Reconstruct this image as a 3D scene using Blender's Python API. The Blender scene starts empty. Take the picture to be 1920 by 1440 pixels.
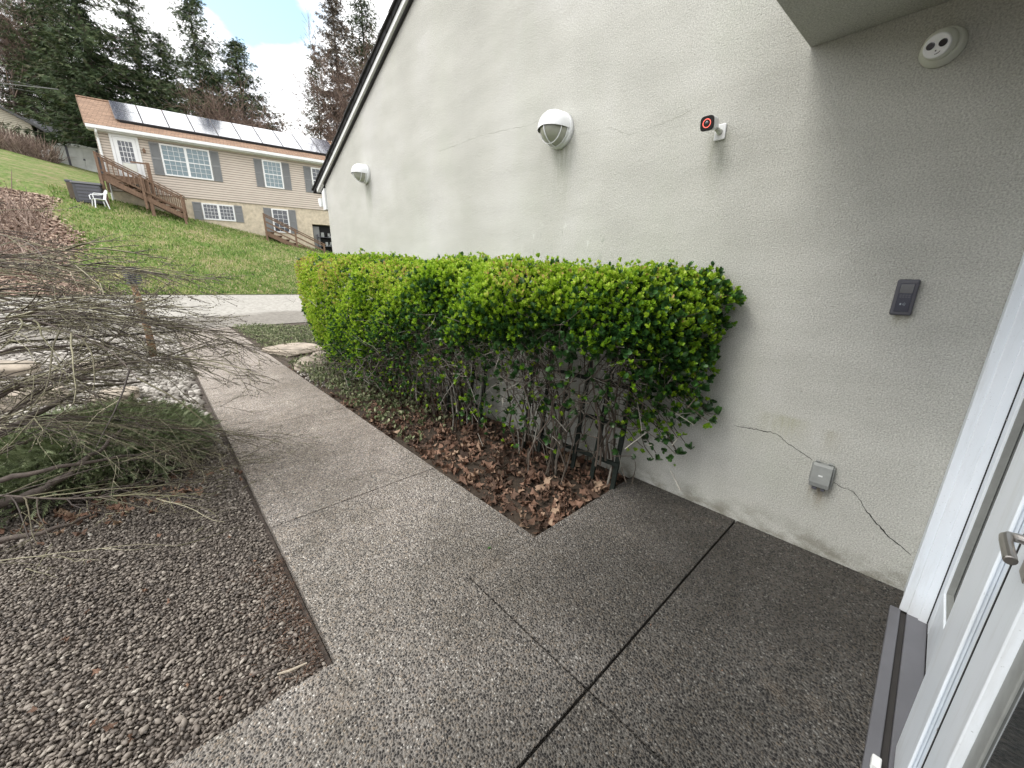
import bpy, math, random
import numpy as np
from mathutils import Vector, Matrix

random.seed(7)
RNG = np.random.default_rng(7)
S = bpy.context.scene
C = bpy.context.collection
R = math.radians

# ------------------------------------------------------------------ camera
CAM_H = 1.5
cd = bpy.data.cameras.new('camera')
cam = bpy.data.objects.new('camera', cd)
C.objects.link(cam)
S.camera = cam
cd.sensor_width = 36.0
cd.lens = 719.0 / 1920.0 * 36.0
cd.clip_start = 0.02
cd.clip_end = 2000


def _camdir(x, y):
    return Vector((x - 960.0, 720.0 - y, -719.0)).normalized()


_u = _camdir(275, 508)
_n = _camdir(1775, 525)
_n = (_n - _u * _n.dot(_u)).normalized()
_z = _n.cross(_u)
rot = Matrix((_n, _u, _z))            # camera axes expressed in the world (x into the wall, y along it)
cam.matrix_world = Matrix.Translation((0, 0, CAM_H)) @ rot.to_4x4()

# ------------------------------------------------------------------ world, sun, exposure
SUN_DIR = Vector((-0.62, 0.25, 0.95)).normalized()      # towards the sun
el = math.asin(SUN_DIR.z)
az = math.atan2(SUN_DIR.x, SUN_DIR.y)
w = bpy.data.worlds.new('World')
S.world = w
w.use_nodes = True
nt = w.node_tree
nt.nodes.clear()
N = nt.nodes.new
L = nt.links.new
out = N('ShaderNodeOutputWorld')
bg = N('ShaderNodeBackground')
bg.inputs['Strength'].default_value = 0.145
sky = N('ShaderNodeTexSky')
sky.sky_type = 'NISHITA'
sky.sun_disc = False
sky.sun_elevation = el
sky.sun_rotation = az
tc = N('ShaderNodeTexCoord')
mp = N('ShaderNodeMapping')
mp.inputs['Scale'].default_value = (1.0, 1.0, 2.2)
mp.inputs['Location'].default_value = (0.35, 0.1, 0.0)
ns = N('ShaderNodeTexNoise')
ns.inputs['Scale'].default_value = 2.6
ns.inputs['Detail'].default_value = 9
ns.inputs['Roughness'].default_value = 0.52
L(tc.outputs['Generated'], mp.inputs['Vector'])
L(mp.outputs['Vector'], ns.inputs['Vector'])
# the blue opening between the clouds lies in one direction of the sky
dist = N('ShaderNodeVectorMath')
dist.operation = 'DISTANCE'
gap = Vector((0.245, 1.0, 0.560)).normalized()
dist.inputs[1].default_value = gap
nrm = N('ShaderNodeVectorMath')
nrm.operation = 'NORMALIZE'
L(tc.outputs['Generated'], nrm.inputs[0])
L(nrm.outputs[0], dist.inputs[0])
mr = N('ShaderNodeMapRange')
mr.inputs['From Min'].default_value = 0.02
mr.inputs['From Max'].default_value = 0.27
mr.inputs['To Min'].default_value = -0.30
mr.inputs['To Max'].default_value = 0.24
L(dist.outputs['Value'], mr.inputs['Value'])
ad = N('ShaderNodeMath')
ad.operation = 'ADD'
L(ns.outputs['Fac'], ad.inputs[0])
L(mr.outputs['Result'], ad.inputs[1])
rp = N('ShaderNodeValToRGB')
rp.color_ramp.elements[0].position = 0.40
rp.color_ramp.elements[0].color = (0, 0, 0, 1)
rp.color_ramp.elements[1].position = 0.50
rp.color_ramp.elements[1].color = (1, 1, 1, 1)
L(ad.outputs[0], rp.inputs['Fac'])
n2 = N('ShaderNodeTexNoise')
n2.inputs['Scale'].default_value = 5.0
n2.inputs['Detail'].default_value = 7
L(mp.outputs['Vector'], n2.inputs['Vector'])
r2 = N('ShaderNodeValToRGB')
r2.color_ramp.elements[0].position = 0.3
r2.color_ramp.elements[0].color = (5.6, 5.8, 6.2, 1)
r2.color_ramp.elements[1].position = 0.55
r2.color_ramp.elements[1].color = (8.6, 8.6, 8.6, 1)
L(n2.outputs['Fac'], r2.inputs['Fac'])
hs = N('ShaderNodeHueSaturation')
hs.inputs['Value'].default_value = 1.25
hs.inputs['Saturation'].default_value = 0.8
hs.inputs['Hue'].default_value = 0.475
L(sky.outputs[0], hs.inputs['Color'])
mx = N('ShaderNodeMixRGB')
L(rp.outputs['Color'], mx.inputs['Fac'])
L(hs.outputs['Color'], mx.inputs['Color1'])
L(r2.outputs['Color'], mx.inputs['Color2'])
L(mx.outputs['Color'], bg.inputs['Color'])
L(bg.outputs[0], out.inputs['Surface'])

sl = bpy.data.lights.new('sun', 'SUN')
sl.energy = 1.15
sl.angle = R(24)
sl.color = (1.0, 0.965, 0.9)
so = bpy.data.objects.new('sun', sl)
C.objects.link(so)
so.rotation_euler = SUN_DIR.to_track_quat('Z', 'Y').to_euler()
so.location = (-8, 2, 14)

S.view_settings.view_transform = 'Standard'
S.view_settings.look = 'None'
S.view_settings.exposure = 0.93
S.view_settings.gamma = 1.0
S.cycles.max_bounces = 6
S.cycles.diffuse_bounces = 4
S.cycles.transparent_max_bounces = 8
S.cycles.use_denoising = True


# ------------------------------------------------------------------ materials
class Mat:
    def __init__(self, name, color=(0.5, 0.5, 0.5), rough=0.8, metal=0.0, spec=0.5):
        m = bpy.data.materials.new(name)
        m.use_nodes = True
        self.m = m
        self.t = m.node_tree
        self.b = self.t.nodes['Principled BSDF']
        self.b.inputs['Base Color'].default_value = (*color, 1)
        self.b.inputs['Roughness'].default_value = rough
        self.b.inputs['Metallic'].default_value = metal
        self.b.inputs['Specular IOR Level'].default_value = spec
        self.tc = None

    def n(self, kind, **kw):
        nd = self.t.nodes.new(kind)
        for k, v in kw.items():
            if k in nd.inputs:
                nd.inputs[k].default_value = v
            else:
                setattr(nd, k, v)
        return nd

    def l(self, a, b):
        self.t.links.new(a, b)

    def co(self, scale=(1, 1, 1), rotz=0.0):
        if self.tc is None:
            self.tc = self.n('ShaderNodeTexCoord')
        mp = self.n('ShaderNodeMapping')
        mp.inputs['Scale'].default_value = scale
        mp.inputs['Rotation'].default_value = (0, 0, rotz)
        self.l(self.tc.outputs['Object'], mp.inputs['Vector'])
        return mp.outputs['Vector']

    def noise(self, scale, detail=4, rough=0.5, vec=None, **kw):
        nd = self.n('ShaderNodeTexNoise')
        nd.inputs['Scale'].default_value = scale
        nd.inputs['Detail'].default_value = detail
        nd.inputs['Roughness'].default_value = rough
        self.l(vec if vec is not None else self.co(), nd.inputs['Vector'])
        return nd.outputs['Fac']

    def vor(self, scale, vec=None, feature='F1', rnd=1.0):
        nd = self.n('ShaderNodeTexVoronoi')
        nd.feature = feature
        nd.inputs['Scale'].default_value = scale
        nd.inputs['Randomness'].default_value = rnd
        self.l(vec if vec is not None else self.co(), nd.inputs['Vector'])
        return nd

    def ramp(self, fac, stops, interp='LINEAR'):
        nd = self.n('ShaderNodeValToRGB')
        cr = nd.color_ramp
        cr.interpolation = interp
        while len(cr.elements) < len(stops):
            cr.elements.new(0.5)
        for e, (p, c) in zip(cr.elements, stops):
            e.position = p
            e.color = (*c, 1) if len(c) == 3 else c
        self.l(fac, nd.inputs['Fac'])
        return nd.outputs['Color']

    def mix(self, fac, a, b, mode='MIX'):
        nd = self.n('ShaderNodeMixRGB')
        nd.blend_type = mode
        for sock, v in ((nd.inputs[0], fac), (nd.inputs[1], a), (nd.inputs[2], b)):
            if isinstance(v, (int, float)):
                sock.default_value = v
            elif isinstance(v, tuple):
                sock.default_value = (*v, 1)
            else:
                self.l(v, sock)
        return nd.outputs[0]

    def math(self, op, a, b=0.0, clamp=False):
        nd = self.n('ShaderNodeMath')
        nd.operation = op
        nd.use_clamp = clamp
        for sock, v in ((nd.inputs[0], a), (nd.inputs[1], b)):
            if isinstance(v, (int, float)):
                sock.default_value = v
            else:
                self.l(v, sock)
        return nd.outputs[0]

    def maprange(self, v, a, b, c=0.0, d=1.0, smooth=False):
        nd = self.n('ShaderNodeMapRange')
        if smooth:
            nd.interpolation_type = 'SMOOTHSTEP'
        nd.inputs['From Min'].default_value = a
        nd.inputs['From Max'].default_value = b
        nd.inputs['To Min'].default_value = c
        nd.inputs['To Max'].default_value = d
        self.l(v, nd.inputs['Value'])
        return nd.outputs['Result']

    def xyz(self):
        if self.tc is None:
            self.tc = self.n('ShaderNodeTexCoord')
        s = self.n('ShaderNodeSeparateXYZ')
        self.l(self.tc.outputs['Object'], s.inputs[0])
        return s.outputs

    def color(self, sock):
        self.l(sock, self.b.inputs['Base Color'])

    def bump(self, h, strength=0.5, dist=0.01):
        nd = self.n('ShaderNodeBump')
        nd.inputs['Strength'].default_value = strength
        nd.inputs['Distance'].default_value = dist
        self.l(h, nd.inputs['Height'])
        self.l(nd.outputs[0], self.b.inputs['Normal'])

    def attr(self, name):
        nd = self.n('ShaderNodeAttribute')
        nd.attribute_name = name
        return nd.outputs['Fac']


def simple(name, color, rough=0.8, var=0.12, scale=6.0, metal=0.0, spec=0.5, bump=0.0, bscale=60):
    M = Mat(name, color, rough, metal, spec)
    a = tuple(c * (1 - var) for c in color)
    b = tuple(min(1, c * (1 + var)) for c in color)
    M.color(M.ramp(M.noise(scale, 6, 0.6), [(0.3, a), (0.7, b)]))
    if bump:
        M.bump(M.noise(bscale, 3), bump, 0.003)
    return M.m


def tinted(name, stops, rough=0.6, spec=0.4, bump=0.0, bscale=40, trans=0.0):
    """colour picked per piece by the random 'tint' attribute"""
    M = Mat(name, (0.3, 0.3, 0.3), rough, 0, spec)
    c = M.ramp(M.attr('tint'), stops)
    c = M.mix(0.22, c, M.ramp(M.noise(25, 3), [(0.3, (0.25, 0.25, 0.25)), (0.7, (0.9, 0.9, 0.9))]), 'OVERLAY')
    M.color(c)
    if bump:
        M.bump(M.noise(bscale, 3), bump, 0.004)
    if trans:
        d = M.n('ShaderNodeBsdfTranslucent')
        M.l(c, d.inputs['Color'])
        ms = M.n('ShaderNodeMixShader')
        ms.inputs[0].default_value = trans
        M.l(M.b.outputs[0], ms.inputs[1])
        M.l(d.outputs[0], ms.inputs[2])
        M.l(ms.outputs[0], M.t.nodes['Material Output'].inputs['Surface'])
    return M.m


def mat_stucco():
    M = Mat('grey_green_stucco', (0.5, 0.5, 0.46), 0.92, 0, 0.2)
    big = M.noise(0.8, 5, 0.6)
    base = M.ramp(big, [(0.3, (0.415, 0.413, 0.38)), (0.5, (0.462, 0.460, 0.425)), (0.7, (0.51, 0.506, 0.485))])
    # algae-tinted patches
    g = M.ramp(M.noise(1.7, 6, 0.62, M.co((1, 1, 0.6))), [(0.52, (0, 0, 0)), (0.68, (1, 1, 1))])
    base = M.mix(M.math('MULTIPLY', g, 0.28), base, (0.42, 0.44, 0.375))
    # grain
    gr = M.noise(150, 3, 0.7)
    base = M.mix(0.42, base, M.ramp(gr, [(0.33, (0.2, 0.2, 0.2)), (0.66, (0.88, 0.88, 0.88))]), 'OVERLAY')
    x, y, z = M.xyz()

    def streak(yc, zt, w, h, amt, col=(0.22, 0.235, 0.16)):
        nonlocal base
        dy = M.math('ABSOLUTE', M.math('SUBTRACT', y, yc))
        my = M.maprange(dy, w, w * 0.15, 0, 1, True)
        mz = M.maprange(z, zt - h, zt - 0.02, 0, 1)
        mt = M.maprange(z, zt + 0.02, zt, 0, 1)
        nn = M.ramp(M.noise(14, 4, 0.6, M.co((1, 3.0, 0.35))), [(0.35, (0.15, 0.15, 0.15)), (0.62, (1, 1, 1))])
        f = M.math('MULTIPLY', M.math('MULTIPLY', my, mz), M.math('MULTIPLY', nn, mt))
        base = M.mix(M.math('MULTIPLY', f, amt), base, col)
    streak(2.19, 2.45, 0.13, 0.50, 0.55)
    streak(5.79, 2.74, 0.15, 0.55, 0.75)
    streak(1.03, 2.27, 0.09, 0.40, 0.45)
    streak(0.235, 0.40, 0.07, 0.16, 0.8, (0.2, 0.16, 0.09))
    streak(0.235, 0.72, 0.06, 0.14, 0.35, (0.25, 0.21, 0.12))
    streak(0.46, 0.74, 0.16, 0.16, 0.45, (0.30, 0.29, 0.16))
    streak(0.11, 1.35, 0.05, 0.07, 0.5, (0.22, 0.2, 0.12))
    # grime along the foot of the wall
    foot = M.maprange(z, 0.20, 0.0, 0, 1, True)
    fn = M.ramp(M.noise(7, 6, 0.65, M.co((1, 1, 1.6))), [(0.40, (0, 0, 0)), (0.62, (1, 1, 1))])
    base = M.mix(M.math('MULTIPLY', M.math('MULTIPLY', foot, fn), 0.75), base, (0.18, 0.17, 0.13))
    # scuffs: pale scraped paint above the hedge
    sc = M.maprange(M.math('ABSOLUTE', M.math('SUBTRACT', y, 2.1)), 0.75, 0.3, 0, 1, True)
    sz = M.maprange(M.math('ABSOLUTE', M.math('SUBTRACT', z, 1.82)), 0.28, 0.08, 0, 1, True)
    sn = M.ramp(M.noise(16, 6, 0.7, M.co((1, 1, 0.45))), [(0.60, (0, 0, 0)), (0.66, (1, 1, 1))])
    base = M.mix(M.math('MULTIPLY', M.math('MULTIPLY', sc, sz), M.math('MULTIPLY', sn, 0.55)), base, (0.30, 0.32, 0.28))
    sn2 = M.ramp(M.noise(11, 6, 0.7, M.co((1, 1, 0.6), 0.4)), [(0.62, (0, 0, 0)), (0.67, (1, 1, 1))])
    base = M.mix(M.math('MULTIPLY', M.math('MULTIPLY', sc, sz), M.math('MULTIPLY', sn2, 0.6)), base, (0.66, 0.67, 0.64))
    # trowel passes: broad patches where the grain is flatter or coarser, and faint lap bands
    lap = M.ramp(M.noise(2.6, 4, 0.55, M.co((1, 0.5, 1.9))), [(0.38, (0.95, 0.95, 0.945)), (0.64, (1.03, 1.03, 1.03))])
    base = M.mix(1.0, base, lap, 'MULTIPLY')
    pit = M.ramp(M.noise(70, 2, 0.5), [(0.26, (0.72, 0.71, 0.68)), (0.33, (1, 1, 1))])
    base = M.mix(0.8, base, pit, 'MULTIPLY')
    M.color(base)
    amp = M.maprange(M.noise(1.9, 4, 0.6), 0.35, 0.65, 0.55, 1.25)
    h = M.math('ADD', M.math('MULTIPLY', M.noise(150, 3, 0.7), amp), M.math('MULTIPLY', M.noise(45, 3), 0.45))
    h = M.math('ADD', h, M.math('MULTIPLY', M.noise(6, 3), 0.18))
    M.bump(h, 0.9, 0.0055)
    return M.m


def mat_aggregate(name, tone, dark, white, scale=105, warm=0.0, corner_tone=False):
    """exposed-aggregate concrete: one small stone per voronoi cell, cement between"""
    M = Mat(name, (0.3, 0.3, 0.3), 0.75, 0, 0.35)
    wv = M.co()
    wp = M.n('ShaderNodeMixRGB')
    wp.blend_type = 'ADD'
    wp.inputs[0].default_value = 0.012
    nn = M.n('ShaderNodeTexNoise')
    nn.inputs['Scale'].default_value = 40
    M.l(wv, nn.inputs['Vector'])
    M.l(wv, wp.inputs[1])
    M.l(nn.outputs['Color'], wp.inputs[2])
    v = M.vor(scale, wp.outputs[0])
    sep = M.n('ShaderNodeSeparateColor')
    M.l(v.outputs['Color'], sep.inputs[0])
    t = tone
    stone = M.ramp(sep.outputs[0], [
        (0.0, (dark[0] * .5, dark[1] * .5, dark[2] * .55)), (0.36, dark),
        (0.55, (t[0] * .62, t[1] * .6, t[2] * .58)), (0.78, (t[0] * .95, t[1] * .88, t[2] * .8)),
        (0.90, (t[0] * 1.15, t[1] * 1.02, t[2] * .86)), (0.955, white), (1.0, (min(1, white[0] * 1.25), min(1, white[1] * 1.25), min(1, white[2] * 1.25)))])
    cement = M.ramp(M.noise(3.2, 5, 0.6), [(0.3, (t[0] * .78, t[1] * .78, t[2] * .76)), (0.7, (t[0] * 1.08, t[1] * 1.08, t[2] * 1.06))])
    edge = M.ramp(v.outputs['Distance'], [(0.42, (0, 0, 0)), (0.62, (1, 1, 1))])
    base = M.mix(edge, stone, cement)
    # broad weathering
    dirt = M.ramp(M.noise(1.1, 7, 0.62), [(0.35, (0.60, 0.59, 0.56)), (0.62, (1.0, 1.0, 1.0))])
    base = M.mix(0.85, base, dirt, 'MULTIPLY')
    blot = M.ramp(M.noise(6, 6, 0.7), [(0.36, (0.70, 0.69, 0.66)), (0.52, (1, 1, 1))])
    base = M.mix(0.7, base, blot, 'MULTIPLY')
    cast = M.ramp(M.noise(17, 4, 0.7), [(0.62, (0, 0, 0)), (0.70, (1, 1, 1))])
    base = M.mix(M.math('MULTIPLY', cast, 0.45), base, cement)
    if corner_tone:
        # colour multiplied darker toward the corner by the door, fading out along the path
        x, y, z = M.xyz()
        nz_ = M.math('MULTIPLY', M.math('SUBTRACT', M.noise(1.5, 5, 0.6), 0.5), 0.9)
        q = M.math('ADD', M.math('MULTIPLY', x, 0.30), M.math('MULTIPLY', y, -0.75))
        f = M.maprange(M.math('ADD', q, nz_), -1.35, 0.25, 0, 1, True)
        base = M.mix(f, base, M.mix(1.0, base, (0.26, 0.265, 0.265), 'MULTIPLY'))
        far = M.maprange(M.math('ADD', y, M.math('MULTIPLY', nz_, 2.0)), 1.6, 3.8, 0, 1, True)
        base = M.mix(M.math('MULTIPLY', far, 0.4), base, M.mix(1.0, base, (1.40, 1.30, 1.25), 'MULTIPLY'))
    rust = M.ramp(M.noise(2.3, 5, 0.6, M.co((1, 1, 1), 1.1)), [(0.60, (0, 0, 0)), (0.78, (1, 1, 1))])
    base = M.mix(M.math('MULTIPLY', rust, 0.22 + warm), base, (0.30, 0.22, 0.15))
    M.color(base)
    h = M.math('ADD', M.math('MULTIPLY', v.outputs['Distance'], -1.0), M.math('MULTIPLY', M.noise(220, 2), 0.25))
    M.bump(h, 1.0, 0.011)
    return M.m


def mat_grass():
    M = Mat('lawn_grass', (0.08, 0.13, 0.03), 0.9, 0, 0.2)
    a = M.noise(0.55, 7, 0.68)
    g = M.ramp(M.noise(7.0, 6, 0.7, M.co((1, 0.35, 1))), [(0.28, (0.07, 0.13, 0.025)), (0.5, (0.15, 0.235, 0.055)), (0.7, (0.28, 0.32, 0.11))])
    dry = M.ramp(a, [(0.48, (0, 0, 0)), (0.64, (1, 1, 1))])
    dd = M.ramp(M.noise(3.0, 6, 0.7, M.co((1.3, 0.4, 1))), [(0.45, (0, 0, 0)), (0.6, (1, 1, 1))])
    f = M.math('MULTIPLY', M.math('ADD', dry, M.math('MULTIPLY', dd, 0.6)), 0.75, True)
    base = M.mix(f, g, (0.36, 0.30, 0.17))
    M.color(base)
    M.bump(M.noise(16, 5, 0.7), 1.0, 0.12)
    return M.m


def mat_siding(name, col, pitch=0.115):
    M = Mat(name, col, 0.6, 0, 0.3)
    x, y, z = M.xyz()
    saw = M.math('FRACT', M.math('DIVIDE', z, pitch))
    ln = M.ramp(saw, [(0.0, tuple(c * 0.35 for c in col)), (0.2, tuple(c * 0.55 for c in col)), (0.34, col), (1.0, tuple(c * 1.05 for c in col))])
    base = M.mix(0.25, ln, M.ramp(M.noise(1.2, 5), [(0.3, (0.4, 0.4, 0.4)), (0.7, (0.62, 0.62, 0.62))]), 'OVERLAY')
    M.color(base)
    M.bump(M.math('MULTIPLY', saw, -1.0), 1.0, 0.03)
    return M.m


def mat_shingle(name, c1, c2, c3):
    M = Mat(name, c1, 0.9, 0, 0.2)
    br = M.n('ShaderNodeTexBrick')
    br.inputs['Scale'].default_value = 1.0
    br.inputs['Brick Width'].default_value = 0.34
    br.inputs['Row Height'].default_value = 0.15
    br.inputs['Mortar Size'].default_value = 0.012
    br.inputs['Color1'].default_value = (*c1, 1)
    br.inputs['Color2'].default_value = (*c2, 1)
    br.inputs['Mortar'].default_value = (*c3, 1)
    M.l(M.co(), br.inputs['Vector'])
    M.color(M.mix(0.5, br.outputs['Color'], M.ramp(M.noise(14, 4), [(0.3, (0.3, 0.3, 0.3)), (0.7, (0.75, 0.75, 0.75))]), 'OVERLAY'))
    M.bump(M.math('MULTIPLY', br.outputs['Fac'], -1.0), 0.5, 0.01)
    return M.m


def mat_wood(name, col, rough=0.85, sc=(2, 2, 14)):
    M = Mat(name, col, rough, 0, 0.2)
    n_ = M.noise(5, 6, 0.65, M.co(sc))
    M.color(M.ramp(n_, [(0.3, tuple(c * 0.6 for c in col)), (0.55, col), (0.75, tuple(min(1, c * 1.35) for c in col))]))
    M.bump(n_, 0.3, 0.004)
    return M.m


def mat_glass(name, col=(0.02, 0.025, 0.03), rough=0.04):
    M = Mat(name, col, rough, 0, 0.8)
    M.b.inputs['IOR'].default_value = 1.6
    return M.m


MT = {}
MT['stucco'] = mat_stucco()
MT['path'] = mat_aggregate('exposed_aggregate_path', (0.425, 0.39, 0.362), (0.115, 0.105, 0.098), (0.74, 0.70, 0.65), 118, corner_tone=True)
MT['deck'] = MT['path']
MT['joint'] = simple('joint_dirt', (0.03, 0.027, 0.022), 0.95)
MT['grass'] = mat_grass()
MT['soil'] = simple('bed_soil', (0.055, 0.04, 0.028), 0.97, 0.4, 14, bump=0.9, bscale=60)
MT['white_paint'] = simple('white_painted_aluminium', (0.80, 0.83, 0.86), 0.38, 0.04, 3)
MT['trim'] = simple('white_trim', (0.72, 0.73, 0.72), 0.5, 0.05, 2)
MT['black_edge'] = simple('dark_shingle_edge', (0.025, 0.024, 0.024), 0.9, 0.3, 20)
MT['sill'] = simple('grey_aluminium_sill', (0.16, 0.16, 0.175), 0.42, 0.1, 4, 0.3)
MT['groove'] = simple('sill_groove', (0.035, 0.032, 0.03), 0.7)
MT['rubber'] = simple('black_gasket', (0.012, 0.012, 0.013), 0.6)
MT['glass'] = mat_glass('door_glass', (0.03, 0.036, 0.04))
MT['win_glass'] = mat_glass('window_glass', (0.09, 0.15, 0.17), 0.1)
MT['dark_glass'] = mat_glass('dark_window_glass', (0.02, 0.025, 0.035), 0.15)
MT['steel'] = simple('brushed_steel', (0.42, 0.40, 0.38), 0.28, 0.1, 30, 0.95)
MT['plastic_white'] = simple('white_plastic', (0.78, 0.79, 0.80), 0.35, 0.02)
MT['plastic_cream'] = simple('off_white_plastic', (0.62, 0.63, 0.56), 0.4, 0.03)
MT['plastic_black'] = simple('black_plastic', (0.01, 0.01, 0.012), 0.2, 0.05)
MT['plastic_grey'] = simple('dark_grey_plastic', (0.075, 0.075, 0.09), 0.45, 0.06)
MT['plastic_slate'] = simple('navy_keypad_plastic', (0.022, 0.025, 0.045), 0.3, 0.06)
MT['key'] = simple('pale_print', (0.32, 0.36, 0.40), 0.5)
MT['lamp_glass'] = simple('frosted_lamp_glass', (0.34, 0.345, 0.29), 0.3, 0.12, 8)
MT['box_grey'] = simple('grey_outlet_cover', (0.25, 0.26, 0.25), 0.55, 0.12, 20)
MT['crack'] = simple('wall_crack', (0.035, 0.035, 0.03), 0.95)
MT['crack_faint'] = simple('hairline_crack', (0.30, 0.30, 0.26), 0.95)
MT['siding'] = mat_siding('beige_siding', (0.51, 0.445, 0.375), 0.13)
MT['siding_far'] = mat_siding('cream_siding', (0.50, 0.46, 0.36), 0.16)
MT['shutter'] = simple('grey_shutter', (0.19, 0.195, 0.195), 0.6, 0.06, 2)
MT['roof'] = mat_shingle('tan_shingles', (0.31, 0.205, 0.14), (0.20, 0.13, 0.09), (0.12, 0.08, 0.06))
MT['roof_grey'] = mat_shingle('grey_shingles', (0.20, 0.20, 0.21), (0.15, 0.15, 0.16), (0.1, 0.1, 0.1))
MT['roof_dark'] = mat_shingle('charcoal_shingles', (0.05, 0.05, 0.052), (0.035, 0.035, 0.037), (0.02, 0.02, 0.02))
MT['found'] = simple('cream_rough_stucco', (0.52, 0.45, 0.34), 0.95, 0.22, 5, bump=0.8, bscale=14)
MT['stair_wood'] = mat_wood('weathered_brown_wood', (0.20, 0.13, 0.09), sc=(6, 6, 2))
MT['post_wood'] = mat_wood('rough_post_wood', (0.20, 0.12, 0.07))
MT['trellis'] = mat_wood('dark_trellis_wood', (0.02, 0.026, 0.022))
MT['shed'] = simple('white_shed_metal', (0.55, 0.56, 0.53), 0.6, 0.2, 1.4)
MT['dark'] = simple('dark_interior', (0.012, 0.012, 0.012), 0.9)
MT['fence'] = mat_wood('grey_brown_fence', (0.24, 0.19, 0.15))
MT['deckbox'] = simple('charcoal_box_plastic', (0.055, 0.055, 0.06), 0.5, 0.15)
MT['brownwood'] = simple('brown_side_panel', (0.13, 0.10, 0.07), 0.7)
MT['panel_frame'] = simple('panel_frame', (0.10, 0.10, 0.11), 0.4, metal=0.5)
MT['wire'] = simple('utility_wire', (0.12, 0.12, 0.12), 0.7)
MT['stone'] = simple('tan_field_stone', (0.33, 0.28, 0.225), 0.9, 0.4, 5, bump=1.0, bscale=18)
MT['bark'] = simple('shrub_bark', (0.11, 0.088, 0.075), 0.85, 0.4, 22, bump=0.6, bscale=90)
MT['twig'] = tinted('young_twig_bark', [(0.0, (0.045, 0.034, 0.03)), (0.4, (0.10, 0.08, 0.06)), (0.75, (0.165, 0.155, 0.085)), (1.0, (0.36, 0.33, 0.23))], 0.6)
MT['bud'] = simple('pale_bud', (0.42, 0.36, 0.28), 0.6)
MT['hedge_stem'] = tinted('hedge_stem_bark', [(0, (0.05, 0.04, 0.03)), (0.55, (0.13, 0.105, 0.085)), (1, (0.38, 0.365, 0.32))], 0.9)
MT['leaf_new'] = tinted('fresh_hedge_leaf', [(0, (0.11, 0.25, 0.016)), (0.4, (0.24, 0.41, 0.024)), (0.72, (0.38, 0.54, 0.04)), (0.97, (0.54, 0.65, 0.12)), (1, (0.45, 0.30, 0.12))], 0.5, 0.4, trans=0.36)
MT['leaf_old'] = tinted('mature_hedge_leaf', [(0, (0.02, 0.06, 0.016)), (0.5, (0.045, 0.12, 0.026)), (0.9, (0.085, 0.19, 0.045)), (1, (0.18, 0.23, 0.15))], 0.35, 0.5, trans=0.15)
MT['litter'] = tinted('dry_brown_leaf', [(0, (0.06, 0.038, 0.028)), (0.45, (0.135, 0.08, 0.055)), (0.8, (0.25, 0.145, 0.10)), (1, (0.42, 0.30, 0.21))], 0.75, 0.3, trans=0.1)
MT['bank_litter'] = tinted('leaf_mulch', [(0, (0.10, 0.065, 0.05)), (0.5, (0.27, 0.185, 0.145)), (1, (0.52, 0.41, 0.32))], 0.85, 0.2)
MT['pebble'] = tinted('river_pebble', [(0, (0.04, 0.034, 0.03)), (0.28, (0.10, 0.083, 0.07)), (0.55, (0.165, 0.139, 0.118)), (0.82, (0.26, 0.226, 0.192)), (0.95, (0.37, 0.33, 0.285)), (1, (0.58, 0.54, 0.48))], 0.55, 0.4, 0.25, 60)
MT['white_stone'] = tinted('pale_gravel_stone', [(0, (0.12, 0.105, 0.09)), (0.45, (0.25, 0.23, 0.205)), (1, (0.48, 0.45, 0.41))], 0.8, 0.3)
MT['juniper'] = tinted('juniper_needle', [(0, (0.11, 0.14, 0.075)), (0.5, (0.25, 0.30, 0.16)), (1, (0.44, 0.48, 0.30))], 0.7, 0.3)
MT['spruce'] = tinted('spruce_needles', [(0, (0.020, 0.034, 0.016)), (0.5, (0.045, 0.068, 0.028)), (0.85, (0.085, 0.105, 0.045)), (1, (0.12, 0.12, 0.07))], 0.8, 0.2)
MT['spruce_brown'] = tinted('browned_needles', [(0, (0.05, 0.045, 0.032)), (0.5, (0.10, 0.082, 0.06)), (1, (0.17, 0.13, 0.10))], 0.85, 0.2)
MT['trunk'] = simple('tree_bark', (0.12, 0.095, 0.08), 0.9, 0.3, 5)
MT['bare'] = tinted('bare_twig', [(0, (0.085, 0.06, 0.05)), (0.6, (0.165, 0.115, 0.095)), (1, (0.27, 0.205, 0.16))], 0.9, 0.2)
MT['ivy'] = tinted('grey_green_groundcover', [(0, (0.07, 0.10, 0.04)), (0.5, (0.19, 0.22, 0.11)), (1, (0.36, 0.37, 0.23))], 0.7, 0.3)
MT['brush'] = tinted('dry_brush', [(0, (0.12, 0.085, 0.065)), (0.5, (0.27, 0.20, 0.165)), (1, (0.42, 0.33, 0.28))], 0.9, 0.2)
MT['straw'] = tinted('straw_grass', [(0, (0.08, 0.17, 0.03)), (0.42, (0.185, 0.27, 0.065)), (0.66, (0.34, 0.355, 0.14)), (1, (0.52, 0.44, 0.28))], 0.85, 0.2, trans=0.2)


def mat_ring():
    M = Mat('red_light_ring', (0.6, 0.05, 0.04), 0.4)
    M.b.inputs['Emission Color'].default_value = (1.0, 0.16, 0.12, 1)
    M.b.inputs['Emission Strength'].default_value = 1.0
    return M.m


MT['ring'] = mat_ring()


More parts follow.
